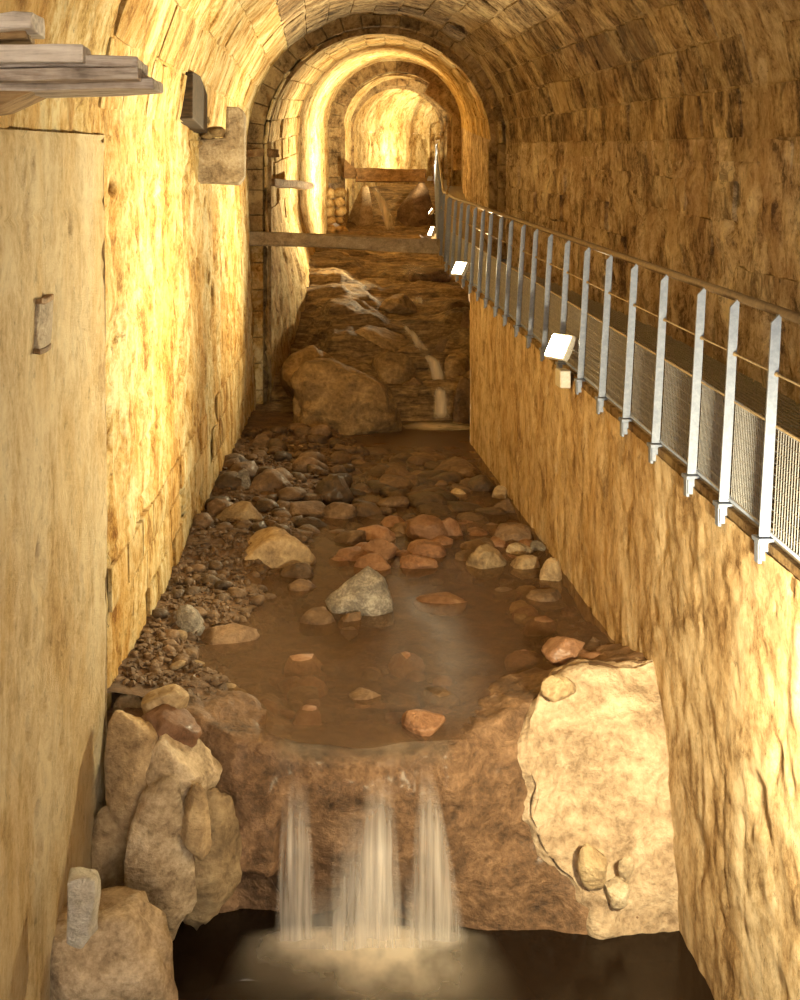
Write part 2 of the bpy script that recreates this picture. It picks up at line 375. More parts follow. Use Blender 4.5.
# second section, behind the first rib
Y2a, Y2b = 22.0, 42.0
def X2L(Y): return I(Y, [22, 32, 42], [-0.84, -0.30, 0.52])
def X2R(Y): return I(Y, [22, 32, 42], [3.30, 4.05, 4.98])
def Z2(Y): return I(Y, [22, 42], [1.43, 3.30])
d2 = rough_disp(0.07, 51)
sheet('ceiling', vault(lambda a: 22 + 20 * a, X2L, X2R, Z2), 200, 90, M['far_stone'], d2, flip=False, kind='structure')
def s2l(a, b):
    Y = 22 + 20 * a; Z = -4.2 + (Z2(Y) + 4.2) * b
    xb = I(Y, [22, 23.5, 26, 31, 42], [-0.80, -0.50, -0.16, 0.12, 0.52]); f = np.clip((0.6 - Z) / 2.2, 0, 1)
    return np.stack([X2L(Y) + (xb - X2L(Y)) * f * f * (3 - 2 * f), Y, Z], -1)
wl3 = sheet('wall_left', s2l, 280, 110, M['far_stone'], rough_disp(0.10, 52, (1, 1.5, 0.6)), kind='structure')
def s2r(a, b):
    Y = 22 + 20 * a; Z = DECK(Y) - 0.2 + (Z2(Y) - DECK(Y) + 0.2) * b
    return np.stack([X2R(Y), Y, Z], -1)
sheet('wall_right', s2r, 160, 50, M['right_upper'], d2, flip=True, kind='structure')
def s2low(a, b):
    Y = 34 + 17 * a; Z = -1.5 + 0 * a - 0.0; Z = -1.5 + (DECK(Y) - 0.1 + 1.5) * b
    return np.stack([DX(Y) + 0.04, Y, Z], -1)
sheet('wall_right', s2low, 120, 50, M['far_stone'], rough_disp(0.06, 53), flip=True, kind='structure')

# third section, curving to the right
C3 = np.array([(2.83, 42), (3.2, 45), (4.0, 48), (5.6, 51), (8.0, 53.4), (11.2, 55), (15, 55.6)], float)
S3 = np.concatenate([[0], np.cumsum(np.linalg.norm(np.diff(C3, axis=0), axis=1))]); S3 /= S3[-1]
def fr3(t):
    c = np.stack([I(t, S3, C3[:, 0]), I(t, S3, C3[:, 1])], -1)
    e = 0.08; d = np.stack([I(t + e, S3, C3[:, 0]) - I(t - e, S3, C3[:, 0]), I(t + e, S3, C3[:, 1]) - I(t - e, S3, C3[:, 1])], -1)
    d /= np.linalg.norm(d, axis=-1, keepdims=True)
    return c, np.stack([d[..., 1], -d[..., 0]], -1), 3.25 + 1.2 * t
R3 = 1.86
def v3(a, b):
    c, l, z = fr3(a); th = np.pi * b; q = -R3 * np.cos(th)
    return np.stack([c[..., 0] + q * l[..., 0], c[..., 1] + q * l[..., 1], z + R3 * np.sin(th)], -1)
sheet('ceiling', v3, 130, 60, M['far_stone'], rough_disp(0.07, 61), kind='structure')
def w3(sgn, zb):
    def fn(a, b):
        c, l, z = fr3(a); Z = zb + (z - zb) * b
        return np.stack([c[..., 0] + sgn * R3 * l[..., 0], c[..., 1] + sgn * R3 * l[..., 1], Z], -1)
    return fn
sheet('wall_left', w3(-1, -1.0), 150, 80, M['far_stone'], rough_disp(0.10, 62), kind='structure')
sheet('wall_right', w3(1, 0.5), 100, 40, M['far_stone'], rough_disp(0.06, 63), flip=True, kind='structure')
mb = MB(); mb.box((14.6, 52, -1), (15.0, 59, 8)); mb.build('end_light_cap', M['far_stone'], kind='structure')  # unseen cap added to keep world light out of the far end

# ------------------------------------------------------------------ masonry blocks as pieces
def block_mesh(seed):
    r = np.random.default_rng(seed); g = np.linspace(-0.5, 0.5, 4); V = []; Q = []
    for i in range(4):
        for j in range(4):
            e = i in (0, 3) or j in (0, 3)
            x, y = g[i], g[j]
            if e: z = 0.55 + 0.2 * r.random(); x *= 0.98; y *= 0.98
            else: z = 0.85 + 0.3 * r.random(); x *= 1.22; y *= 1.22
            V.append((x + r.normal(0, 0.018), y + r.normal(0, 0.018), z))
    Q = [list(q) for q in gridq(4, 4)]
    ring = [0, 4, 8, 12, 13, 14, 15, 11, 7, 3, 2, 1]; b = len(V)
    for i in ring: V.append((V[i][0], V[i][1], -1.0))
    for i in range(12):
        j = (i + 1) % 12; Q.append([ring[j], ring[i], b + i, b + j])
    return mesh_np('block', V, Q, False)
def variants(mat, n=6, s=100):
    out = []
    for i in range(n):
        me = block_mesh(s + i); me.materials.append(mat); out.append(me)
    return out
def place_block(vs, parent, p, ty, tx, nrm, w, h, d, name='block'):
    o = bpy.data.objects.new(name, random.choice(vs)); COL.objects.link(o); o.parent = parent
    m = Matrix((ty * w, tx * h, nrm * d)).transposed().to_4x4(); m.translation = p; o.matrix_world = m; o.matrix_basis = m
    return o
def courses(fn, parent, vs, y0, y1, rows, bw, minpx=9, skip=0.1, dmin=0.012, dmax=0.04, name='block', rest=None, band=(0, 1)):
    """lay staggered courses of stones over surface fn(a,b); a runs along the tunnel between y0 and y1"""
    def P(y, b):
        a = np.array([[y]]); return Vector(fn(a, np.array([[b]]))[0, 0])
    n = 0
    for r in range(rows):
        b0 = band[0] + (band[1] - band[0]) * r / rows; b1 = band[0] + (band[1] - band[0]) * (r + 1) / rows; bm = (b0 + b1) / 2
        y = y0 - random.random() * bw
        while y < y1:
            w = bw * random.uniform(0.7, 1.3); ym = y + w / 2; ya, yb = y, y + w; y += w
            if yb > y1 + 0.05 or ya < y0 - 0.3 or random.random() < skip: continue
            p = P(ym, bm); u, v = px(p)
            if not (-50 < u < 850 and -60 < v < 1060) or p.y < 0.5: continue
            ty = P(yb, bm) - P(ya, bm); tx = P(ym, b1) - P(ym, b0); L1, L2 = ty.length, tx.length
            ty.normalize(); tx.normalize(); nr = ty.cross(tx).normalized(); tx = nr.cross(ty)
            ctr = Vector((I(p.y, [0, 22, 42], [1.2, 1.15, 2.75]), p.y, p.z - 1.0 if p.z > ZS(p.y) else p.z))
            if nr.dot(ctr - p) < 0: nr = -nr; tx = -tx
            place_block(vs, parent, p + nr * 0.012, ty, tx, nr, L1 - 0.022, L2 - 0.022, random.uniform(dmin, dmax), name); n += 1
    return n
yv = lambda y: (y + 1.5) / 23.5
nb = {}
vsv = variants(M['vault_block'], 7, 100)
nb['vault'] = courses(lambda a, b: near_vault(yv(a), b), ceil, vsv, 8.2, 21.9, 13, 0.95, skip=0.13, band=(0.26, 1))
nb['haunch'] = courses(lambda a, b: near_vault(yv(a), b), wl2, variants(M['left_block'], 6, 350), 8.2, 21.9, 4, 0.95, skip=0.3, band=(0.02, 0.26), dmax=0.03)
vsr = variants(M['right_block'], 7, 200)
nb['right'] = courses(lambda a, b: right_up(yv(a), b), wr, vsr, 9.0, 21.9, 4, 0.95, skip=0.5, band=(0.36, 1.0), dmax=0.03)
vsl = variants(M['left_block'], 6, 300)
nb['left'] = courses(lambda a, b: stone_left((a - 8.15) / 13.9, b), wl2, vsl, 8.5, 21.6, 3, 0.62, skip=0.25, dmin=0.008, dmax=0.03, band=(0.30, 0.47))
vs2 = variants(M['far_block'], 6, 400)
nb['sec2'] = courses(lambda a, b: vault(lambda q: 22 + 20 * q, X2L, X2R, Z2)((a - 22) / 20, b), [o for o in COL.objects if o.name == 'ceiling.001'][0], vs2, 22.1, 31.0, 16, 0.9, skip=0.08, dmin=0.02, dmax=0.05)
nb['sec2l'] = courses(lambda a, b: s2l((a - 22) / 20, b), wl3, vs2, 22.1, 30.0, 4, 0.9, skip=0.3, dmin=0.02, dmax=0.04, band=(0.72, 1))
print('BLOCKS', nb)

# ribs: rings of voussoirs with piers
def rib(name, Y, cx, ro, ri, zs, zlow, depth, mat, n, vs_name='voussoir'):
    root = link(name, None, kind='structure'); root.empty_display_size = 0.1
    for i in range(n):
        t0, t1 = math.pi * i / n, math.pi * (i + 1) / n; g = 0.006 / ro
        q = []
        for (r, t) in ((ro[0], t0 + g), (ro[0], t1 - g), (ri[0], t1 - g), (ri[0], t0 + g)) if isinstance(ro, list) else ((ro, t0 + g), (ro, t1 - g), (ri, t1 - g), (ri, t0 + g)):
            q.append((cx - r * math.cos(t), Y - random.uniform(0, 0.03), zs + r * math.sin(t)))
        m2 = MB(); m2.prism(q, (0, depth, 0)); m2.build(vs_name, mat, root, bevel=0.015)
    sheet('leak_seal', lambda a, b: np.stack([cx - (ri - 0.10 + 2.3 * a) * np.cos(np.pi * b), Y + depth * 0.6 + 0 * a, zs + (ri - 0.10 + 2.3 * a) * np.sin(np.pi * b)], -1), 4, 60, mat, parent=root)  # added plate behind the voussoirs, blocks world light leaking through the gaps
    m2 = MB()
    for s in (-1, 1):
        x0, x1 = cx + s * (ri - 0.14), cx + s * (ro + 1.2); m2.box((min(x0, x1), Y + depth * 0.5, zlow[0] - 1.2 if s < 0 else zlow[1]), (max(x0, x1), Y + depth * 0.7, zs + 0.05))
    m2.build('leak_seal', mat, root)  # added plates behind the piers, block the same light leaks
    for s in (-1, 1):
        z = zs; lo = zlow[0] if s < 0 else zlow[1]
        while z > lo:
            h = random.uniform(0.35, 0.5); m2 = MB(); xa, xb = cx + s * ri, cx + s * ro
            m2.box((min(xa, xb), Y - random.uniform(0, 0.03), max(z - h + 0.008, lo)), (max(xa, xb), Y + depth, z - 0.004)); m2.build('pier_block', mat if z > -0.2 or s > 0 else M['left_block'], root, bevel=0.015); z -= h
    return root
rib('trim_1', 21.95, 1.19, 2.45, 2.07, 1.43, (-4.3, -0.6), 0.45, M['rib'], 20)
r2 = rib('trim_2', 41.9, 2.80, 2.30, 1.86, 3.28, (1.42, 1.2), 0.5, M['rib'], 16)
rib('trim_3', 45.2, 3.05, 2.0, 1.70, 3.35, (0.2, 1.6), 0.35, M['rib'], 14)
mb = MB(); mb.prism([at(425, 93, 41.6), at(434, 74, 41.6), at(461, 98, 41.6), at(463, 170, 41.6), at(453, 170, 41.6), at(453, 115, 41.6)], (0, 0.4, 0))
mb.build('gusset_slab', M['rib'], r2, bevel=0.02)

# ------------------------------------------------------------------ stream bed, fall, cascade
BANKX = ([7.5, 8.8, 9.85, 10.6, 10.9, 12.2, 13.9, 15.5, 17.4, 19.5, 21], [-0.65, -0.55, -0.70, -0.35, -0.12, -0.15, 0.20, 0.45, 0.80, 0.85, 0.9])
def bed_z(X, Y):
    P = np.stack([X, Y, 0 * X], -1)
    xb = I(Y, *BANKX) + 0.22 * vn(P * 1.7, 71)
    s = np.clip((xb - X) / 0.45, 0, 1); s = s * s * (3 - 2 * s)
    z = -3.40 + 0.20 * s + 0.06 * np.clip(-X - 0.6, 0, 1) + 0.045 * fbm(P * 2.2, 4, 72) + 0.02 * fbm(P * 9, 3, 75)
    z += 0.16 * np.clip((X - 1.75) / 0.6, 0, 1) * np.clip((10.8 - Y) / 1.5, 0, 1)         # bank beside the pale apron
    sh = np.exp(-((Y - 12.9 - 0.3 * vn(P * 1.1, 73)) / 0.55) ** 2) + np.exp(-((Y - 15.6 - 0.4 * vn(P, 74)) / 0.9) ** 2)
    z = z - 0.6 * np.clip((I(X, [0.9, 1.2, 1.7, 2.4], [8.2, 8.7, 9.1, 9.3]) - Y) / 0.25, 0, 1)
    return z + 0.08 * sh + np.clip((8.9 - Y) / 0.6, 0, 1) * 0.03
def bed(a, b):
    Y = 8.3 + 13.0 * a; X = -1.6 + 4.9 * b
    return np.stack([X, Y, bed_z(X, Y)], -1)
bedo = sheet('floor', bed, 330, 120, M['bed'], kind='structure')

TY = [20.2, 20.75, 21.1, 22.1, 22.5, 23.7, 24.0, 25.7, 26.0, 27.3, 27.5, 29.5, 29.7, 33, 33.2, 38, 43, 45, 47, 60]
TZ = [-3.7, -3.45, -2.72, -2.62, -2.22, -2.12, -1.85, -1.75, -1.62, -1.56, -1.38, -1.32, -1.15, -.92, -.75, -.45, -.1, .5, 1.4, 2.2]
def ter_z(X, Y):
    P = np.stack([X, Y, 0 * X], -1)
    w = 0.55 * fbm(np.stack([X * 0.9, Y * 0.35, 0 * X], -1), 3, 81)
    z = I(Y + w, TY, TZ)
    hi = np.clip((1.5 - X) / 0.9, 0, 1); z = z + 0.32 * hi * np.clip((Y - 20.8) / 1.0, 0, 1) * np.clip((40 - Y) / 8, 0, 1)
    z = z + 0.25 * np.clip((X - 2.35) / 0.5, 0, 1) * np.clip((Y - 20.6) / 1.0, 0, 1) * np.clip((26 - Y) / 2, 0, 1)
    z = z - 0.75 * np.clip((0.35 - X) / 0.5, 0, 1) * np.clip((26.5 - Y) / 2.5, 0, 1) * np.clip((Y - 20.6) / 0.6, 0, 1)
    lay = z * 4.2 + 0.7 * vn(P * 0.8, 83); fl = np.floor(lay); fr = lay - fl; fr = np.clip((fr - 0.55) / 0.45, 0, 1)
    zl = (fl + fr - 0.7 * vn(P * 0.8, 83)) / 4.2
    z = np.where(Y > 20.9, 0.35 * z + 0.65 * zl, z)
    return z + 0.09 * fbm(P * 2.0, 4, 82) + 0.05 * fbm(P * 6, 3, 84)
def ter(a, b):
    Y = 20.2 + 38 * a ** 1.6; X = -1.3 + (4.7 + np.clip(Y - 40, 0, 20) * 0.5) * b
    return np.stack([X, Y, ter_z(X, Y)], -1)
cas = tag(sheet('cascade_rock', ter, 420, 130, M['ledge']), 'brown stepped bedrock ledges of the cascade at the far end of the pool', 'bedrock')
def hit(u, v, y0=20.3, y1=57):
    Y = np.linspace(y0, y1, 1500); X = (u - U0) * Y / F; Z = -(v - V0) * Y / F
    i = np.argmax(ter_z(X, Y) >= Z); return Vector((X[i], Y[i], Z[i]))

# bedrock face of the near fall
KX = np.array([-1.55, -0.80, -0.50, -0.28, -0.15, 0.3, 0.85, 1.1, 1.7, 2.42])
PF = np.array([
    [(9.1, -3.40), (8.7, -3.20), (8.30, -3.30), (8.15, -3.9), (8.15, -4.3), (8.25, -4.6), (8.35, -5.1)],
    [(9.1, -3.40), (8.7, -3.22), (8.25, -3.25), (8.05, -3.8), (8.10, -4.2), (8.22, -4.5), (8.35, -5.1)],
    [(9.0, -3.42), (8.6, -3.24), (8.05, -3.30), (7.94, -3.6), (7.90, -4.05), (8.25, -4.16), (8.50, -5.1)],
    [(9.0, -3.42), (8.4, -3.30), (8.02, -3.36), (7.92, -3.6), (7.90, -4.08), (8.25, -4.22), (8.50, -5.1)],
    [(9.0, -3.42), (8.4, -3.38), (8.02, -3.42), (7.98, -3.65), (8.10, -4.10), (8.30, -4.5), (8.45, -5.1)],
    [(9.0, -3.42), (8.4, -3.38), (8.02, -3.42), (7.96, -3.65), (8.06, -4.10), (8.28, -4.4), (8.45, -5.1)],
    [(9.0, -3.40), (8.4, -3.36), (8.04, -3.40), (7.98, -3.6), (7.98, -4.2), (8.08, -4.55), (8.20, -5.1)],
    [(9.2, -3.38), (8.6, -3.28), (8.22, -3.32), (8.05, -3.6), (8.00, -4.2), (8.06, -4.55), (8.15, -5.1)],
    [(9.5, -3.36), (8.9, -3.18), (8.60, -3.14), (8.38, -3.4), (8.14, -4.2), (8.06, -4.55), (8.05, -5.1)],
    [(9.7, -3.26), (9.1, -3.08), (8.75, -3.02), (8.52, -3.3), (8.22, -4.2), (8.08, -4.55), (8.02, -5.1)]], float)
TK = np.array([0, 0.14, 0.26, 0.36, 0.62, 0.78, 1.0])
def face(X, t):
    Y = np.zeros_like(X); Z = np.zeros_like(X)
    prof = [(I(t, TK, PF[i, :, 0]), I(t, TK, PF[i, :, 1])) for i in range(len(KX))]
    for i in range(len(KX) - 1):
        m = (X >= KX[i]) & (X <= KX[i + 1]); f = np.clip((X - KX[i]) / (KX[i + 1] - KX[i]), 0, 1)
        Y = np.where(m, prof[i][0] * (1 - f) + prof[i + 1][0] * f, Y); Z = np.where(m, prof[i][1] * (1 - f) + prof[i + 1][1] * f, Z)
    return np.stack([X, Y, Z], -1)
def cliff_fn(a, b): return face(KX[0] + (KX[-1] - KX[0]) * a, b)
def cliff_d(P): return 0.10 * fbm(P * np.array([2.2, 2.2, 1.3]), 4, 91) + 0.035 * fbm(P * 7, 4, 92) - 0.02
tag(sheet('waterfall_bedrock', cliff_fn, 240, 120, M['cliff'], cliff_d, flip=False), 'brown rounded bedrock face behind the near waterfall', 'bedrock')
def apron_fn(a, b):
    t = 0.16 + 0.70 * b
    xl = I(t, [0.16, 0.3, 0.4, 0.5, 0.62, 0.72, 0.86], [1.60, 1.30, 1.26, 1.30, 1.48, 1.72, 1.85]) + 0.10 * fbm(np.stack([0 * t, t * 14, 0 * t], -1), 3, 95)
    X = xl + (2.41 - xl) * a; P = face(X, t)
    lift = 0.13 * np.clip(a / 0.12, 0, 1) - 0.05
    P[..., 1] -= lift; P[..., 2] += lift * 0.5
    return P
tag(sheet('concrete_apron', apron_fn, 110, 110, M['apron'], lambda P: cliff_d(P) + 0.03 + 0.02 * fbm(P * 12, 4, 96)),
    'pale cream concrete apron between the near waterfall and the right channel wall', 'apron')

# ------------------------------------------------------------------ boulders
import bmesh
def rock_mesh(name, seed, sub, dims, facets=7, lump=0.22, fine=0.085, top=None):
    r = np.random.default_rng(seed); bm = bmesh.new(); bmesh.ops.create_icosphere(bm, subdivisions=sub, radius=1)
    V = np.array([v.co[:] for v in bm.verts]); Q = np.array([[v.index for v in f.verts] for f in bm.faces]); bm.free()
    off = r.random(3) * 50; V = V * (1 + lump * fbm(V * 1.1 + off, 3, seed))[:, None]
    for _ in range(facets):
        n = r.normal(size=3); n /= np.linalg.norm(n); d = r.uniform(0.55, 0.88); s = V @ n - d
        V = V - np.clip(s, 0, None)[:, None] * n[None] * 0.88
    V = V * (1 + fine * fbm(V * 4 + off, 3, seed + 5) + fine * 0.5 * fbm(V * 10 + off, 3, seed + 6))[:, None]
    lo, hi = V.min(0), V.max(0); V = (V - (lo + hi) / 2) / (hi - lo)
    return mesh_np(name, V * np.array(dims), Q, True)
def boulder(u, v, w, h, mat, label, Y=None, z=WATER - 0.06, dep=0.8, sub=4, facets=8, rot=0.0, bury=0.35, name='boulder', lump=0.22, seed=None, tilt=0.0, cat='boulder', group=None):
    """u,v: centre of the boulder in the photograph, w,h its size there; it stands on the bed at height z unless Y is given"""
    if Y is None:
        Y = F * (-z) / (v + h / 2 - V0)
    k = F / Y; W, H = w / k, h / k; c = at(u, v, Y); D = W * dep if dep < 3 else dep
    me = rock_mesh(name, seed if seed is not None else int(u * 7 + v * 13), sub, (W, D, H * (1 + bury)), facets, lump)
    o = link(name, me, M[mat]); o.location = (c.x, c.y + D * 0.35, c.z - H * bury / 2); o.rotation_euler = (0, tilt, rot)
    tag(o, label, cat, group); return o
B = [
 # the heap at the left of the near fall
 (164, 704, 48, 28, 'rock_tan', 'ochre stone lying on top of the reddish oblong stone by the left wall', dict(z=-3.16)),
 (166, 730, 70, 36, 'rock_red', 'oblong reddish stone lying flat on the pale crusted boulder by the left wall', dict(Y=7.85, facets=5)),
 (132, 764, 62, 96, 'rock_tan', 'pale tan boulder against the left wall under the oblong reddish stone', dict(Y=7.75, facets=10)),
 (178, 776, 84, 78, 'rock_pale', 'cream crusted boulder under the oblong reddish stone beside the waterfall rock', dict(Y=7.7, lump=0.5, facets=12)),
 (158, 846, 74, 132, 'rock_pale', 'tallest pale upright boulder of the heap above the dark pool', dict(Y=7.55, lump=0.45, facets=14)),
 (116, 872, 78, 132, 'rock_tan', 'rough brown cracked boulder wedged between left wall and tall pale boulder', dict(Y=7.75, lump=0.6, facets=14)),
 (206, 852, 72, 112, 'rock_tan', 'brown boulder right of the tall pale one, its foot in the dark pool', dict(Y=7.7, lump=0.4, facets=10)),
 (194, 816, 34, 56, 'rock_tan', 'small tan stone between the crusted boulder and the brown one below', dict(Y=7.55)),
 (100, 992, 150, 132, 'rock_pale', 'big pale fissured rock at the foot of the left wall in the foreground', dict(Y=6.75, lump=0.4, facets=12, seed=77)),
 (131, 716, 44, 40, 'rock_tan', 'tan stone squeezed in the corner between left wall and ochre stone', dict(Y=8.3, facets=10)),
 # left bank, near to far
 (208, 703, 19, 17, 'rock_brown', 'round brown cobble at the water edge right of the ochre stone', {}),
 (229, 699, 24, 11, 'rock_brown', 'flat brown cobble at the water edge beyond the round one', {}),
 (226, 641, 66, 20, 'rock_brown', 'long flat brown slab beside the smooth grey boulder at the left wall', dict(facets=5)),
 (190, 626, 29, 38, 'rock_grey', 'smooth grey boulder leaning on the left wall beside a flat brown slab', dict(facets=4, tilt=-0.2)),
 (302, 590, 30, 14, 'rock_brown', 'small dark brown stone at the right tip of the gravel bank', {}),
 (297, 575, 34, 18, 'rock_brown', 'brown angular stone on the gravel bank below the long wedge boulder', {}),
 (227, 561, 20, 15, 'rock_tan', 'small pale yellow stone in front of the wedge boulder near the left wall', {}),
 (271, 553, 92, 38, 'rock_tan', 'long wedge-shaped tan boulder sloping down to the water on the left bank', dict(facets=9, seed=12)),
 (237, 524, 54, 38, 'rock_tan', 'tan humped boulder against the left wall behind the wedge boulder', dict(facets=5)),
 (296, 539, 34, 15, 'rock_brown', 'brown stone at the water edge behind the wedge boulder', {}),
 (304, 514, 46, 18, 'rock_brown', 'flat brown slab in the middle of the left bank, below the dark boulder', {}),
 (340, 514, 34, 20, 'rock_brown', 'brown block right of the flat slab on the left bank', {}),
 (335, 492, 42, 33, 'rock_dark', 'dark brown rounded boulder on the far gravel of the left bank', dict(facets=5)),
 (271, 489, 48, 34, 'rock_brown', 'rounded brown boulder beside the grey upright stone at the left wall', dict(facets=5)),
 (242, 487, 19, 36, 'rock_grey', 'grey upright stone against the left wall beside the rounded brown boulder', dict(facets=5)),
 (295, 451, 28, 9, 'rock_pale', 'pale flat stone on the gravel at the edge of the far pool', {}),
 (325, 465, 24, 14, 'rock_dark', 'dark angular stone on the gravel near the far pool', {}),
 (262, 447, 26, 22, 'rock_brown', 'brown boulder at the foot of the left pier', {}),
 # middle of the stream
 (360, 596, 70, 50, 'rock_grey', 'large speckled grey boulder standing in the middle of the stream', dict(facets=10, seed=5)),
 (318, 621, 38, 20, 'rock_brown', 'flat brown stone left of the speckled grey boulder', {}),
 (350, 621, 24, 15, 'rock_brown', 'small brown stone in front of the speckled grey boulder', {}),
 (349, 633, 18, 9, 'rock_brown', 'smallest flat pebble in front of the speckled grey boulder', {}),
 (379, 553, 36, 24, 'rock_red', 'reddish rounded boulder behind the speckled grey boulder', {}),
 (373, 566, 38, 20, 'rock_red', 'low reddish stone between the speckled grey boulder and the reddish one', {}),
 (376, 537, 42, 20, 'rock_red', 'reddish stone behind the reddish rounded boulder in midstream', {}),
 (369, 513, 28, 18, 'rock_brown', 'brown stone at the left end of the midstream riffle', {}),
 (428, 532, 42, 28, 'rock_red', 'reddish block at the top of the midstream rocks', {}),
 (452, 530, 26, 22, 'rock_red', 'smaller reddish block right of the top midstream block', {}),
 (427, 553, 40, 20, 'rock_red', 'reddish stone behind the triangular midstream stone', {}),
 (420, 566, 40, 18, 'rock_red', 'low triangular reddish stone in midstream, with water before it', dict(facets=10)),
 (441, 606, 54, 15, 'rock_red', 'low wet rounded rock right of the speckled grey boulder', dict(facets=9, z=-3.36)),
 (402, 497, 30, 12, 'rock_dark', 'dark flat stone in the riffle below the far pool', {}),
 (430, 495, 34, 11, 'rock_dark', 'longer dark flat stone right of another in the riffle', {}),
 (425, 728, 46, 24, 'rock_red', 'reddish wet rock just above the lip of the near fall', dict(z=-3.32)),
 (365, 698, 34, 10, 'rock_brown', 'flat wet brown rock in the smooth water above the fall', dict(z=-3.3)),
 # right side along the channel wall
 (488, 561, 42, 26, 'rock_tan', 'light brown flat-topped boulder at the right of the stream', dict(facets=9)),
 (526, 566, 32, 18, 'rock_tan', 'light brown stone right of the flat-topped boulder', {}),
 (521, 552, 28, 15, 'rock_pale', 'pinkish pale stone lying behind the flat-topped boulder', {}),
 (538, 549, 16, 14, 'rock_grey', 'small blue-grey stone against the right channel wall', {}),
 (552, 573, 24, 28, 'rock_tan', 'upright light brown stone against the right channel wall', {}),
 (514, 537, 44, 22, 'rock_brown', 'brown boulder behind the pinkish stone by the right wall', {}),
 (479, 548, 36, 16, 'rock_brown', 'brown stone behind the left corner of the flat-topped boulder', {}),
 (500, 495, 15, 17, 'rock_tan', 'pale small stone far along the right channel wall', {}),
 (506, 509, 26, 17, 'rock_brown', 'brown stone next to the pale small one at the right wall', {}),
 (505, 594, 26, 9, 'rock_brown', 'low brown stone in smooth water near the right wall', {}),
 (548, 600, 42, 14, 'rock_brown', 'flat brown stones edge along the right channel wall', {}),
 (566, 650, 44, 22, 'rock_red', 'reddish brown rock above the pale apron at the right wall', dict(z=-3.15)),
 (560, 688, 36, 18, 'rock_tan', 'tan rock at the upper edge of the pale apron', dict(z=-3.12)),
 (619, 893, 26, 22, 'rock_pale', 'pale broken stone low on the apron above the pool', dict(Y=7.93)),
 (627, 867, 17, 20, 'rock_pale', 'small cream stone above the pale broken one on the apron', dict(Y=7.96)),
 (594, 866, 30, 34, 'rock_tan', 'tan broken rock left of the small cream stone on the apron', dict(Y=7.92)),
 # cascade
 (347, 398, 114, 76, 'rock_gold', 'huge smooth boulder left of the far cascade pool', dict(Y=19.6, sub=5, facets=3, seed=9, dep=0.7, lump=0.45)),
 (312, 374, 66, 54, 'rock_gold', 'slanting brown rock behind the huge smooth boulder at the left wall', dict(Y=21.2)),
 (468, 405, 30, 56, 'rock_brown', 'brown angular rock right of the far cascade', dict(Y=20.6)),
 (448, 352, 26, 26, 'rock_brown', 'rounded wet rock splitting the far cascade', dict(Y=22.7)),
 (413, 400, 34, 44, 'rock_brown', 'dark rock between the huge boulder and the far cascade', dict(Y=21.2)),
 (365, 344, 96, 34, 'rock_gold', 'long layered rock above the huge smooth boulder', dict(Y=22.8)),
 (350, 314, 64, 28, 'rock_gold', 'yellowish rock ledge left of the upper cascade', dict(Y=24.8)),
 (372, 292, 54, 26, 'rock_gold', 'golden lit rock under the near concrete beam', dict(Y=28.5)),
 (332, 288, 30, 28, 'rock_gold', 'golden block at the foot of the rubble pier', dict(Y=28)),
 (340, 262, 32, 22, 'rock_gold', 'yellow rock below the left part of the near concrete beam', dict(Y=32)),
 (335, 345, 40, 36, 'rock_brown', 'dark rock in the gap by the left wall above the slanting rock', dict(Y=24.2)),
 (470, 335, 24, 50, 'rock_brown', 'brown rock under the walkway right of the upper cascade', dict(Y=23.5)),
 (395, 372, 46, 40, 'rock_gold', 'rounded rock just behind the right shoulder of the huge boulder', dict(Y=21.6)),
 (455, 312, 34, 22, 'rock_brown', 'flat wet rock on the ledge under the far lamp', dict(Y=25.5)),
 (398, 304, 40, 20, 'rock_gold', 'flat golden rock at the head of the slanting stream', dict(Y=25.6)),
 (430, 276, 48, 16, 'rock_brown', 'long dark rock on the top ledge of the far cascade', dict(Y=29)),
 (318, 325, 34, 34, 'rock_gold', 'cracked golden block by the left wall above the dark gap', dict(Y=25)),
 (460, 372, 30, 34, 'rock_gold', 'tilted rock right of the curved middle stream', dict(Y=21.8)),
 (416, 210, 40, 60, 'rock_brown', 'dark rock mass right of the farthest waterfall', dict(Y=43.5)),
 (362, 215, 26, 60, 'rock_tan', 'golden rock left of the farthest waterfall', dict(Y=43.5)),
]
for (u, v, w, h, m, lab, kw) in B: boulder(u, v, w, h, m, lab, **kw)

# rubble pier below the second rib: one heap of separate stones on the pier
root = empty('rubble_pier', (0.55, 41.2, 0)); tag(root, 'yellow rubble stone pier under the second arch rib', 'pier')
for r in range(9):
    for c in range(2):
        me = rock_mesh('stone', 900 + r * 2 + c, 2, (random.uniform(.34, .5), 0.42, random.uniform(.28, .42)), 14, 0.4)
        o = link('stone', me, M['far_block'], root); o.location = (0.02 + c * 0.33 + random.uniform(-.05, .05), random.uniform(-.08, .08), -1.35 + r * 0.30)

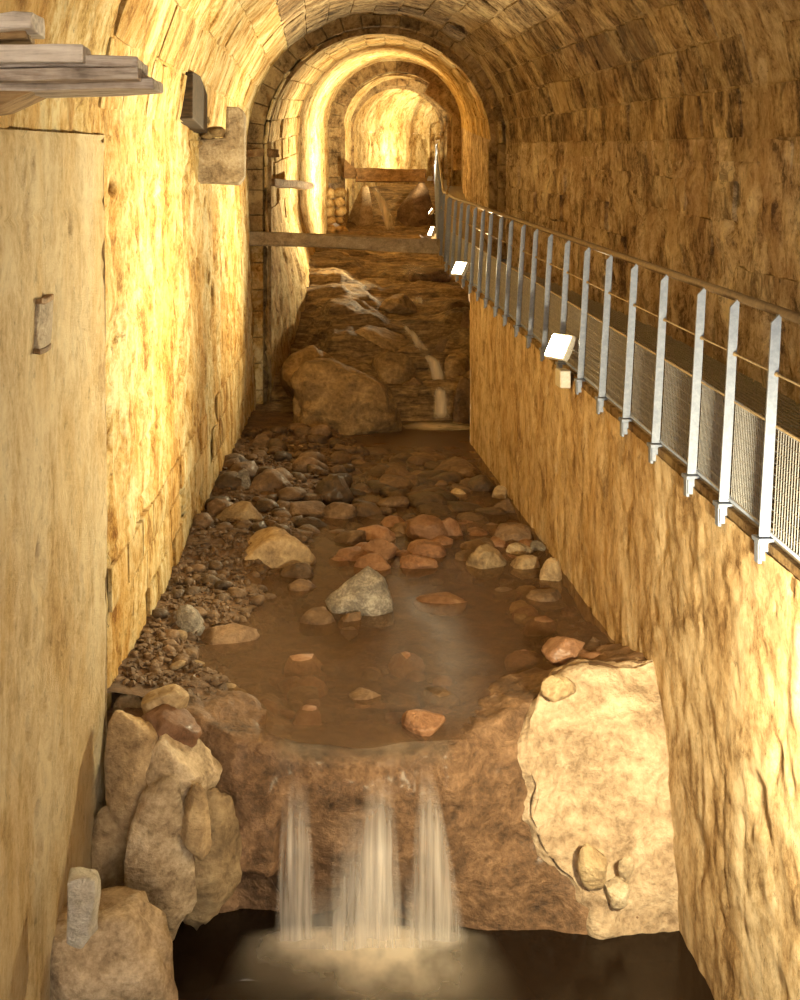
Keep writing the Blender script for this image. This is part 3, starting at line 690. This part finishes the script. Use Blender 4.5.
# cobbles on the banks and shoals
cob = {}
for mname in ('rock_brown', 'rock_red', 'rock_tan', 'rock_dark'):
    cob[mname] = []
    for i in range(5):
        me = rock_mesh('cobble', 500 + i, 2, (1, random.uniform(.7, 1), random.uniform(.45, .7)), 6); me.materials.append(M[mname]); cob[mname].append(me)
big = [(o.location.x, o.location.y, max(o.dimensions.x, o.dimensions.y) / 2) for o in COL.objects if o.name.startswith('boulder') and o.location.z < -2.6 and o.location.y < 20.5]
zones = [  # x0, x1 (None: left wall / bank edge), y0, y1, count, size range, materials, label, group
 (None, None, 8.75, 9.9, 40, (.06, .15), ('rock_brown', 'rock_tan'), 'brown cobble on the small gravel bar between slab and oblong stone', 'cobbles on the near gravel bar'),
 (None, None, 9.9, 11.9, 70, (.06, .17), ('rock_brown', 'rock_dark'), 'brown cobble on the gravel bank in front of the wedge boulder', 'cobbles on the gravel bank'),
 (None, None, 12.6, 19.3, 130, (.10, .42), ('rock_brown', 'rock_dark'), 'brown cobble on the far left bank behind the wedge boulder', 'cobbles on the far left bank'),
 (0.3, 2.1, 13.9, 18.2, 110, (.16, .55), ('rock_dark', 'rock_brown'), 'dark wet cobble in the riffle below the far pool', 'cobbles in the far riffle'),
 (0.2, 2.0, 11.8, 14.0, 60, (.14, .42), ('rock_red', 'rock_brown'), 'reddish wet cobble among the midstream rocks', 'cobbles among the midstream rocks'),
 (1.75, 2.28, 9.2, 18.5, 80, (.09, .30), ('rock_red', 'rock_tan'), 'tan cobble lying along the foot of the right channel wall', 'cobbles along the right wall'),
 (-0.5, 1.7, 8.35, 9.6, 55, (.10, .34), ('rock_red', 'rock_brown'), 'wet reddish cobble just above the lip of the near fall', 'cobbles above the near fall'),
]
cobs = []
for (x0, x1, y0, y1, n, sz, mats, lab, grp) in zones:
    c = 0; tries = 0
    while c < n and tries < n * 20:
        tries += 1; y = random.uniform(y0, y1)
        a = float(XLB(y)) + 0.1 if x0 is None else x0; b = float(I(y, *BANKX)) + 0.1 if x1 is None else x1
        x = random.uniform(a, b)
        if any(math.hypot(x - p[0], y - p[1]) < p[2] * 0.9 for p in big): continue
        s = sz[0] + (sz[1] - sz[0]) * random.random() ** 2; z = float(bed_z(np.array([x]), np.array([y]))[0])
        cobs.append((s / y, x, y, z + s * 0.13, s, random.choice(cob[random.choice(mats)]), lab, grp)); c += 1
cobs.sort(key=lambda q: -q[0]); rv, rq, nv = [], [], 0
for i, (_, x, y, z, s, me, lab, grp) in enumerate(cobs):
    rot = (random.uniform(-.3, .3), random.uniform(-.3, .3), random.uniform(0, 6.28))
    if i < 290:
        o = bpy.data.objects.new('cobble', me); COL.objects.link(o)
        o.location = (x, y, z); o.scale = (s, s, s); o.rotation_euler = rot; tag(o, lab, 'stone', grp)
    else:
        co = np.empty(len(me.vertices) * 3, np.float32); me.vertices.foreach_get('co', co); co = co.reshape(-1, 3) * s
        a = rot[2]; co = co @ np.array([[math.cos(a), math.sin(a), 0], [-math.sin(a), math.cos(a), 0], [0, 0, 1]]) + np.array([x, y, z])
        rv.append(co); rq.append(np.array([p.vertices[:] for p in me.polygons]) + nv); nv += len(co)
tag(link('pebbles', mesh_np('pebbles', np.concatenate(rv), np.concatenate(rq)), M['rock_brown']), 'small brown pebbles scattered over the banks and shoals', 'pebbles', kind='stuff')
# gravel
gv, gq = [], []
bm = bmesh.new(); bmesh.ops.create_icosphere(bm, subdivisions=1, radius=1); IV = np.array([v.co[:] for v in bm.verts]); IQ = np.array([[v.index for v in f.verts] for f in bm.faces]); bm.free()
for i in range(4200):
    y = random.uniform(8.5, 19.5); a, b = float(XLB(y)) + 0.03, float(I(y, *BANKX)) + 0.05
    if random.random() < 0.12: a, b = 1.7, 2.3
    x = random.uniform(a, b); s = 0.014 + 0.03 * random.random() ** 2; z = float(bed_z(np.array([x]), np.array([y]))[0])
    gv.append(IV * (s * random.uniform(.7, 1.3), s * random.uniform(.7, 1.3), s * random.uniform(.5, .9)) * (1 + 0.25 * rng.normal(size=(len(IV), 1))) + np.array([x, y, z + s * 0.3])); gq.append(IQ + i * len(IV))
tag(link('gravel', mesh_np('gravel', np.concatenate(gv), np.concatenate(gq), False), M['rock_brown']), 'fine brown gravel filling the banks between the cobbles', 'gravel', kind='stuff')

# ------------------------------------------------------------------ water
def creek(a, b):
    X = -1.5 + 4.8 * b; Y = 21.2 - (13.26 + 0.14 * vn(np.stack([X * 3.1, 0 * X, 0 * X], -1), 12)) * a; P = np.stack([X, Y, 0 * X], -1)
    Z = WATER + 0.008 * fbm(P * np.array([3, 1.5, 1]), 3, 101) - 0.05 * np.clip((8.3 - Y) / 0.5, 0, 1) ** 2
    return np.stack([X, Y, Z], -1)
def creek_cut():
    n, m = 240, 90; a = np.linspace(0, 1, n)[:, None] * np.ones((1, m)); b = np.ones((n, 1)) * np.linspace(0, 1, m)[None]
    P = creek(a, b); Q = gridq(n, m); c = P.reshape(-1, 3)[Q].mean(1)
    keep = ~((c[:, 1] < 8.45) & (c[:, 0] < -0.30)) & ~(c[:, 1] < I(c[:, 0], [0.8, 1.0, 1.2, 1.7, 2.4], [7, 8.2, 8.6, 9.0, 9.2])) & ~((c[:, 1] > 18.8) & (c[:, 0] > 3.25)) & ~((c[:, 1] < 18.75) & (c[:, 0] > 2.36))
    return mesh_np('creek_water', P, Q[keep])
tag(link('creek_water', creek_cut(), M['creek_water']), 'smooth brown water of the stream above the near fall', 'water')
def pool(a, b):
    X = -1.9 + 4.5 * b; Y = -3 + 11.35 * a; P = np.stack([X, Y, 0 * X], -1)
    return np.stack([X, Y, POOL + 0.006 * fbm(P * 2, 3, 103)], -1)
tag(sheet('pool_water', pool, 80, 40, M['pool_water']), 'dark still water of the pool below the near fall', 'water')
mb = MB(); mb.box((-2, -3, -5.4), (2.7, 8.6, -5.2)); mb.build('floor', M['bed'], kind='structure')

def dens_sheet(name, P, D, mat):
    me = mesh_np(name, P, gridq(P.shape[0], P.shape[1])); at_ = me.attributes.new('dens', 'FLOAT', 'POINT'); at_.data.foreach_set('value', D.astype(np.float32).ravel())
    return link(name, me, mat)
# lip: water bending over the rock
def lip():
    n, m = 24, 60; a = np.linspace(0, 1, n)[:, None] * np.ones((1, m)); b = np.ones((n, 1)) * np.linspace(0, 1, m)[None]
    X = -0.26 + 1.16 * b; Y = 8.30 - 0.46 * a; Z = WATER - 0.05 - 0.22 * np.clip(a - 0.35, 0, 1) ** 2 + 0.008 * vn(np.stack([X * 6, Y, Z0 := 0 * X], -1), 4)
    return np.stack([X, Y, Z], -1), np.minimum(1, 3 * (1 - a)) * np.clip(np.minimum(b, 1 - b) / 0.06, 0, 1)
P, D = lip(); tag(dens_sheet('lip_water', P, D * 0.2, M['cascade_veil']), 'thin brown sheet of water sliding over the lip of the near fall', 'water')
def veil(u0, v0, u1, v1, wt, wb, label, Yt=7.92, Yb=7.94, gain=1.0, top=0.25):
    n, m = 40, 24; a = np.linspace(0, 1, n)[:, None] * np.ones((1, m)); b = np.ones((n, 1)) * np.linspace(-1, 1, m)[None]
    zt = -(v0 - V0) * Yt / F; Y = Yt + (Yb - Yt) * a - 0.05 * np.sqrt(a)
    xc = (u0 + (u1 - u0) * a - U0) * Yt / F; w = (wt + (wb - wt) * a) * Yt / F / 2
    X = xc + w * b; Y = Y - 0.03 * (1 - b ** 2) + 0.02 * vn(np.stack([b * 4, a * 2, 0 * a + u0], -1), 8); Z = zt + (POOL + 0.01 - zt) * a
    D = np.clip(a / top, 0, 1) * (1 - np.abs(b) ** 2.2) * gain
    tag(dens_sheet('water_veil', np.stack([X, Y, Z], -1), D, M['veil']), label, 'waterfall', 'veils of the near fall')
veil(296, 775, 296, 938, 26, 46, 'leftmost narrow veil of falling water at the near fall', gain=0.62, top=0.4)
veil(350, 800, 348, 938, 34, 46, 'short veil of falling water left of the brightest one', gain=0.42, top=0.6)
veil(378, 775, 378, 938, 34, 52, 'brightest middle veil of falling water at the near fall', gain=0.75, top=0.45)
veil(426, 765, 436, 938, 16, 66, 'rightmost widening veil of falling water at the near fall', gain=0.58, top=0.35)
veil(372, 850, 366, 940, 60, 190, 'low misty veil at the foot of the whole near fall', gain=0.42, Yt=7.88, Yb=7.86, top=0.7)
def foam():
    n, m = 50, 70; a = np.linspace(0, 1, n)[:, None] * np.ones((1, m)); b = np.ones((n, 1)) * np.linspace(-1, 1, m)[None]
    Y = 8.02 - 1.0 * a; X = 0.34 + 0.95 * b * (0.85 + 0.25 * a); z = POOL + 0.012 + 0.05 * np.exp(-(a / 0.25) ** 2) * (1 - b ** 2)
    ang = np.arctan2(X - 0.34, a + 0.25); ray = 0.75 + 0.35 * vn(np.stack([ang * 5, 0 * ang, 0 * ang], -1), 6)
    D = np.clip(1.1 - a * 1.15, 0, 1) ** 1.4 * np.clip(1 - np.abs(b) ** 2, 0, 1) ** 1.5 * 1.1 * ray * np.clip(a / 0.1, 0, 1)
    return np.stack([X, Y, z], -1), D
P, D = foam(); tag(dens_sheet('churned_foam', P, D, M['foam']), 'soft cream foam spreading over the pool at the foot of the near fall', 'foam')
# cascade streams
def stream(pts, label, off=0.07, gain=1.0, name='cascade_stream', ray=True):
    c = []
    for (u, v, w) in pts:
        p = hit(u, v) if ray is True else at(u, v, ray); d = p.normalized(); c.append((p - d * off, w * p.y / F / 2))
    n = 40; s = np.linspace(0, len(c) - 1, n); m = 12
    X = I(s, range(len(c)), [p.x for p, _ in c]); Y = I(s, range(len(c)), [p.y for p, _ in c]); Z = I(s, range(len(c)), [p.z for p, _ in c]); W = I(s, range(len(c)), [w for _, w in c])
    b = np.linspace(-1, 1, m)[None]; P = np.stack([X[:, None] + W[:, None] * b, Y[:, None] - 0.05 * (1 - b ** 2), Z[:, None] + 0 * b], -1)
    e = np.linspace(0, 1, n)[:, None]; D = np.clip(np.minimum(e, 1 - e) / 0.2, 0, 1) * (1 - b ** 2) ** 1.3 * gain * 0.8
    tag(dens_sheet(name, P, D, M['cascade_veil']), label, 'waterfall', 'streams of the far cascade')
stream([(440, 386, 16), (441, 400, 17), (440, 421, 20)], 'lowest straight drop of the far cascade into the pool', ray=20.35, gain=1.1)
stream([(424, 352, 12), (433, 362, 16), (437, 374, 18), (438, 386, 20)], 'curved middle stream of the far cascade above the straight drop', ray=21.7)
stream([(403, 322, 8), (410, 332, 12), (420, 345, 14), (427, 353, 14)], 'slanting stream of the far cascade running down to the right', ray=22.6, gain=0.9)
stream([(418, 296, 14), (420, 304, 18)], 'small drop at the ledge above the slanting stream', ray=25.5, gain=0.7)
stream([(412, 264, 26), (413, 276, 26)], 'thin veil below the near concrete beam at the top of the cascade', ray=29.0, gain=0.4)
stream([(372, 186, 8), (380, 198, 11), (387, 215, 13), (392, 236, 15)], 'farthest slender waterfall seen under the stained beam', ray=42.8, gain=1.2)
def ring_foam(a, b):
    r = 0.02 + 0.50 * a; th = 2 * np.pi * b; return np.stack([2.05 + r * 1.5 * np.cos(th), 20.2 + r * 1.0 * np.sin(th), WATER + 0.02 + 0 * r], -1)
a_ = np.linspace(0, 1, 10)[:, None] * np.ones((1, 30)); b_ = np.ones((10, 1)) * np.linspace(0, 1, 30)[None]
tag(dens_sheet('splash_foam', ring_foam(a_, b_), (1 - a_) * 0.8, M['foam']), 'pale splash where the far cascade meets its pool', 'foam')

# ------------------------------------------------------------------ beams, stubs, timbers on the left
def beam(name, p0, p1, h, d, mat, label, rough=0.03, cat='beam'):
    p0, p1 = Vector(p0), Vector(p1); ax = (p1 - p0); L = ax.length; ax.normalize(); y = Vector((0, 0, 1)).cross(ax).normalized(); z = ax.cross(y)
    mb = MB(); mb.box((-L / 2, -d / 2, -h / 2), (L / 2, d / 2, h / 2))
    me = mb.mesh(name, bevel=0.012, sub=3, rough=rough, seed=len(label)); o = link(name, me, M[mat])
    m = Matrix((ax, y, z)).transposed().to_4x4(); m.translation = (p0 + p1) / 2; o.matrix_world = m
    tag(o, label, cat); return o
beam('concrete_beam', at(243, 238, 21.7), at(438, 246, 22.3), 0.24, 0.26, 'concrete', 'long grey concrete beam spanning the channel from left pier to walkway', 0.04)
beam('stained_beam', at(356, 175, 41.5), at(425.5, 176, 41.5), 0.42, 0.4, 'rust_beam', 'rust stained beam spanning the channel under the second arch', 0.06)
mb = MB(); mb.prism([at(344, 178, 41.4), at(344, 158, 41.4), at(352, 166, 41.4), at(359, 170, 41.4), at(359, 178, 41.4)], (0, 0.5, 0))
tag(mb.build('beam_bracket', M['rust_beam'], bevel=0.02), 'stained bracket block holding the left end of the stained beam', 'bracket')
beam('beam_stub', at(246, 153, 21.8), at(273, 153, 22.4), 0.14, 0.3, 'rust_beam', 'brown beam stub sticking out of the upper left pier', 0.04)
beam('beam_stub', at(268, 182, 22.9), at(307, 186, 26.5), 0.14, 0.3, 'rust_beam', 'brown beam stub on the lit wall behind the left pier', 0.04)
# corbel block on the left wall
root = empty('stone_corbel', at(222, 183, 14.0)); tag(root, 'pale edged stone corbel block projecting from the left wall', 'corbel')
o0 = root.location
def rel(u, v, Y): return at(u, v, Y) - o0
mb = MB(); mb.prism([rel(196, 183, 14), rel(196, 140, 14), rel(226, 138, 14), rel(226, 106, 14), rel(238, 105, 14), rel(244, 112, 14), rel(244, 178, 14), rel(238, 184, 14)], (0, 0.45, 0))
mb.build('corbel_block', M['rock_pale'], root, bevel=0.03, rough=0.03)
for (u, v, w, h) in ((200, 118, 18, 12), (196, 130, 16, 22), (216, 131, 22, 11), (207, 134, 16, 10), (198, 142, 12, 20)):
    me = rock_mesh('rubble', int(u + v), 3, (w / 89, 0.3, h / 89), 14, 0.4); o = link('rubble', me, M['rib'], root); o.location = rel(u, v, 13.95) + Vector((0, 0.12, 0))
mb = MB(); mb.prism([Vector(q) - o0 for q in ((-1.17, 12.2, 1.03), (-1.17, 12.25, 1.50), (-1.17, 13.0, 1.55), (-1.17, 13.9, 1.46), (-1.17, 13.8, 1.2), (-1.17, 13.9, 1.02))], (-0.2, 0, 0)); mb.build('dark_plate', M['plate_dark'], root, bevel=0.01, rough=0.02)  # very dark brown plate along the wall, above and left of the corbel
# old timbers jutting from the left wall near the camera
def plank(u0, u1, v, h, Y, d, mat, label, rough=0.012, slope=0.0, name='old_timber'):
    p1 = at(u1, v + slope * (u1), Y); p0 = Vector((-1.44, Y, at(u0, v, Y).z)); L = p1.x - p0.x; H = h * Y / F
    mb = MB(); mb.box((-L / 2, -d / 2, -H / 2), (L / 2, d / 2, H / 2)); me = mb.mesh(name, bevel=0.006, sub=4, rough=rough, seed=int(v))
    o = link(name, me, M[mat]); o.location = (p0 + p1) / 2; o.rotation_euler = (0, math.atan2(p0.z - p1.z, L), 0); tag(o, label, 'timber', 'old timbers on the left wall'); return o
plank(0, 88, 57, 18, 4.95, 0.22, 'wood_white', 'bleached top timber of the stack jutting from the left wall')
plank(0, 142, 66.5, 12, 5.05, 0.30, 'wood_grey', 'grey timber directly under the bleached one')
plank(0, 145, 79, 12, 5.03, 0.34, 'wood_grey', 'thick grey timber in the middle of the stack')
plank(0, 158, 91, 11, 5.10, 0.30, 'wood_grey', 'lowest and longest grey timber of the stack, jutting farthest', slope=-0.03)
plank(0, 38, 24, 18, 4.9, 0.2, 'wood_white', 'round nosed bleached timber above the stack at the picture edge', 0.03)
plank(0, 30, 38, 10, 4.95, 0.2, 'wood_brown', 'short brown timber under the round nosed bleached one', 0.02)
mb = MB(); mb.prism([at(-30, 84, 4.95), at(46, 84, 4.95), at(-5, 108, 4.95), at(-30, 112, 4.95)], (0, 0.3, 0))
tag(mb.build('timber_underside', M['wood_brown'], bevel=0.008, rough=0.01), 'brown slanting wedge standing in for the underside of the timber stack at the left wall', 'bracket')  # wedge added in place of the brown plank undersides
# scar with two clamps on the near wall
p = Vector((left_x(6.4, -0.51) + 0.035, 6.42, -0.51)); root = empty('wall_plate', p); tag(root, 'small grey weathered plate with two rusty clamps on the near left wall', 'plate')
mb = MB(); mb.box((-0.03, -0.16, -0.13), (0.008, 0.16, 0.13)); mb.build('plate', M['scar'], root, bevel=0.012, sub=2, rough=0.02)
for s in (-1, 1):
    mb = MB(); mb.box((-0.03, -0.17, s * 0.13 - 0.014), (0.018, 0.12, s * 0.13 + 0.014)); mb.build('clamp', M['rust_beam'], root, bevel=0.006, sub=2, rough=0.02)
# white crusted stub at the wall foot
me_ = MB(); me_.prism([at(64, 946, 6.3), at(66, 882, 6.3), at(76, 878, 6.3), at(95, 882, 6.3), at(93, 910, 6.3), at(91, 940, 6.3), at(80, 952, 6.3)], (0, 0.16, 0))
o = me_.build('crusted_stub', M['crust'], bevel=0.015, sub=3, rough=0.03, smooth=True); tag(o, 'whitish crusted stub standing on the pale rock at the left wall foot', 'stub')

# ------------------------------------------------------------------ walkway: deck and railing
NY, SP = 6.54, 0.838
posts = [NY - SP * i for i in (3, 2, 1)] + [NY * r for r in (1, 1.0986, 1.192, 1.318, 1.441, 1.5625, 1.688, 1.82, 1.951, 2.078, 2.202, 2.336, 2.46, 2.598, 2.72, 2.855, 2.984, 3.115, 3.245, 3.37)]                       # straight part
far_posts = [22.4 + 1.05 * i for i in range(0, 27)]
def deck_p(Y, dx=0.0, dz=0.0): return Vector((float(DX(Y)) + dx, Y, float(DECK(Y)) + dz))
rail = empty('railing', deck_p(NY)); tag(rail, 'galvanised railing with brown handrail and wire mesh along the walkway', 'railing')
r0 = rail.location.copy()
mb = MB()                                                       # flat bar post with slanted top, leaning slightly outward
mb.prism([(-0.045, 0, -0.03), (0.012, 0, -0.03), (0.075, 0, 1.15), (0.02, 0, 1.09)], (0, 0.018, 0))
mb.prism([(0.0, 0.018, -0.03), (0.012, 0.018, -0.03), (0.075, 0.018, 1.15), (0.062, 0.018, 1.135)], (0, 0.035, 0))
post_me = mb.mesh('post', bevel=0.002); post_me.materials.append(M['galv'])
mb = MB(); mb.box((-0.06, -0.035, -0.06), (0.07, 0.075, -0.035)); mb.box((-0.055, -0.01, -0.17), (-0.035, 0.05, -0.05)); mb.box((-0.05, -0.03, -0.15), (0.02, -0.012, -0.05))
brk_me = mb.mesh('post_bracket', bevel=0.003); brk_me.materials.append(M['galv'])
def mesh_panel(L, dz, name):
    mb = MB(); n = max(6, int(L / 0.034)); x0, x1 = 0.016, 0.045
    for i in range(1, n):
        f = i / n; y = L * f; z = dz * f; mb.tube([(x0, y, z - 0.02), (x1, y, z + 0.53)], 0.0026, 4, False)
    for j in range(10):
        g = j / 9; x = x0 + (x1 - x0) * g; zz = -0.02 + 0.55 * g; mb.tube([(x, 0, zz), (x, L, dz + zz)], 0.0026 if 0 < j < 9 else 0.007, 4, False)
    me = mb.mesh(name); me.materials.append(M['wire']); return me
panel_me = mesh_panel(SP, SP * 0.061, 'mesh_panel')
for i, Y in enumerate(posts):
    o = bpy.data.objects.new('post', post_me); COL.objects.link(o); o.parent = rail; o.location = deck_p(Y) - r0
    b = bpy.data.objects.new('post_bracket', brk_me); COL.objects.link(b); b.parent = o
    q = bpy.data.objects.new('mesh_panel', panel_me); COL.objects.link(q); q.parent = rail; q.location = deck_p(Y, 0, 0.01) - r0
    q.scale.y = ((posts + [22.4])[i + 1] - Y) / SP
fp_me = mesh_panel(1.05, 0.105, 'far_mesh_panel')
for Y in far_posts:
    o = bpy.data.objects.new('post', post_me); COL.objects.link(o); o.parent = rail; o.location = deck_p(Y) - r0
    if Y < 50:
        q = bpy.data.objects.new('mesh_panel', fp_me); COL.objects.link(q); q.parent = rail; q.location = deck_p(Y, 0, 0.01) - r0; q.rotation_euler.z = -0.094
Ys = [posts[0]] + [22, 22.8, 24] + list(np.linspace(26, 50, 8))
mb = MB(); mb.tube([deck_p(Y, 0.085, 1.14) - r0 for Y in Ys], 0.027, 10); mb.build('handrail', M['rail'], rail, smooth=True)
mb = MB(); mb.tube([deck_p(Y, 0.045, 0.82) - r0 for Y in Ys], 0.006, 6); mb.build('cable', M['cable'], rail, smooth=True)
mb = MB(); mb.tube([deck_p(Y, 0.046, 0.545) - r0 for Y in Ys], 0.008, 6); mb.build('mesh_top_rod', M['cable'], rail, smooth=True)
mb = MB(); mb.tube([deck_p(Y, 0.014, -0.015) - r0 for Y in Ys], 0.010, 6); mb.build('bottom_rail', M['galv'], rail, smooth=True)
# knobs where the cable passes the posts
mb = MB(); mb.tube([(0, -0.02, 0), (0, 0.06, 0)], 0.013, 8); kn = mb.mesh('cable_clamp', smooth=True); kn.materials.append(M['cable'])
for Y in posts[1:14]:
    o = bpy.data.objects.new('cable_clamp', kn); COL.objects.link(o); o.parent = rail; o.location = deck_p(Y, 0.045, 0.82) - r0
# leaning pole at the railing far end
tag(MB().build('x', M['wire']) if False else (lambda m: (m.tube([at(447, 194, 22.2), at(450, 181, 22.4)], 0.02, 8), m.build('leaning_stick', M['wood_brown'], smooth=True))[1])(MB()), 'short brown stick fixed to the railing where the walkway bends', 'stick')
# deck panels
deck = empty('walkway_deck', deck_p(NY)); tag(deck, 'dark steel grating deck of the walkway along the right wall', 'walkway')
mb = MB()
for i in range(34):
    x = 0.03 + i * 0.041
    if x < 1.40: mb.prism([(x, 0, 0), (x + 0.014, 0, 0), (x + 0.014, 0, -0.03), (x, 0, -0.03)], (0, SP - 0.012, (SP - 0.012) * 0.061))
for j in range(5):
    y = 0.01 + j * (SP - 0.05) / 4; mb.box((0.02, y, y * 0.061 - 0.028), (1.40, y + 0.012, y * 0.061 - 0.006))
mb.box((0.0, 0, -0.045), (0.02, SP - 0.01, 0.0))
dk = mb.mesh('grating_panel'); dk.materials.append(M['grate'])
for Y in posts:
    o = bpy.data.objects.new('grating_panel', dk); COL.objects.link(o); o.parent = deck; o.location = deck_p(Y, 0.02, 0.012) - r0
    o.scale.y = ((posts + [22.5])[posts.index(Y) + 1] - Y) / SP
for i in range(16):
    Y = 22.5 + 2.0 * i; m2 = MB(); w = 0.95
    m2.prism([deck_p(Y, 0.02, 0.01) - r0, deck_p(Y, w, 0.01) - r0, deck_p(Y + 1.97, w, 0.01) - r0, deck_p(Y + 1.97, 0.02, 0.01) - r0], (0, 0, -0.03)); m2.build('deck_plate', M['grate'], deck)
# far landing with its own railing
L0 = at(436, 163, 51.5); root = empty('landing_railing', L0); tag(root, 'small brown railing across the far landing in front of the bright wall', 'railing')
mb = MB(); k5 = 51.5 / F
for (a, b) in (((0, 0, 0), (0, 0, 23 * k5)), ((8 * k5, 0, 0), (8 * k5, 0, 23 * k5)), ((17 * k5, 0, 0), (17 * k5, 0, 23 * k5))):
    m2 = MB(); m2.tube([a, b], 0.03, 6); m2.build('post', M['rail'], root)
for z in (23 * k5, 12 * k5): m2 = MB(); m2.tube([(0, 0, z), (17 * k5, 0, z)], 0.028, 6); m2.build('rail_bar', M['rail'], root)
mb = MB(); mb.box((L0.x - 0.1, 51.3, L0.z - 1.6), (L0.x + 1.5, 52.2, L0.z)); tag(mb.build('landing_block', M['rust_beam'], bevel=0.02), 'dark brown masonry step below the far landing railing', 'step')

# ------------------------------------------------------------------ floodlights
def flood(loc, aim, power, label, size=0.2, lens_h=0.14, light=True, color=LAMP, spread=150):
    root = empty('floodlight', loc); tag(root, label, 'floodlight', 'floodlights along the walkway')
    d = (Vector(aim) - Vector(loc)).normalized(); q = d.to_track_quat('-Z', 'Y'); root.rotation_mode = 'QUATERNION'; root.rotation_quaternion = q
    w, h = size / 2, lens_h / 2; mb = MB()
    mb.prism([(-w, -h, 0), (w, -h, 0), (w, h, 0), (-w, h, 0)], (0, 0, 0.05)); mb.prism([(-w * .7, -h * .7, 0.05), (w * .7, -h * .7, 0.05), (w * .7, h * .7, 0.05), (-w * .7, h * .7, 0.05)], (0, 0, 0.04)); mb.build('housing', M['housing'], root, bevel=0.006)
    mb = MB(); mb.box((-w * 0.88, -h * 0.85, -0.008), (w * 0.88, h * 0.85, -0.001)); mb.build('lens', M['glow'], root)
    mb = MB(); mb.tube([(-w - 0.01, 0, 0.03), (-w - 0.01, 0, 0.14), (w + 0.01, 0, 0.14), (w + 0.01, 0, 0.03)], 0.008, 6); mb.build('yoke', M['housing'], root)
    if light:
        ld = bpy.data.lights.new('flood_light', 'AREA'); ld.shape = 'RECTANGLE'; ld.size = size * 0.85; ld.size_y = lens_h * 0.8; ld.energy = power; ld.color = color; ld.spread = math.radians(spread)
        lo = bpy.data.objects.new('flood_light', ld); COL.objects.link(lo); lo.parent = root; lo.location = (0, 0, -0.012)
    return root
l2 = at(558, 346, 11.4); flood(l2, (-1.4, 9.9, 0.8), 380, 'bright floodlight under the walkway edge next to a small junction box', 0.32, 0.24, spread=135)
l1 = at(459, 268, 18.9); flood(l1, (-1.2, 17.0, 1.5), 360, 'bright floodlight at the far end of the channel wall under the walkway', 0.28, 0.22, spread=140)
l3 = Vector((1.97, 4.52, -1.86)); flood(l3, (2.36, 6.3, -2.35), 135, 'nearest floodlight on an arm at the right channel wall below the deck', 0.26, 0.2, spread=112)
mb = MB(); mb.box((-0.05, -0.12, -0.08), (0.05, 0.12, 0.08)); jb = mb.build('junction_box', M['housing'], bevel=0.012)
jb.location = Vector((2.29, 11.45, float(DECK(11.45)) - 0.10)); tag(jb, 'small pale junction box beside the bright floodlight under the deck', 'junction box')
flood(at(429.5, 178, 41.8), (2.2, 45, 4.2), 160, 'tiny star-like lamp at the right end of the stained beam', 0.16, 0.16, spread=120)
flood(at(430.5, 211, 36), (0.4, 36.5, 2.4), 650, 'tiny lamp under the far walkway, upper of two', 0.14, 0.2, spread=130)
flood(at(431, 231, 29), (-0.5, 27.0, 1.6), 340, 'tiny lamp under the far walkway, lower of two', 0.12, 0.24, spread=125)
flood((5.2, 48.6, 2.0), (3.0, 50.5, 4.2), 500, 'floodlight hidden behind the far landing lighting the bright end wall', 0.25, 0.2)
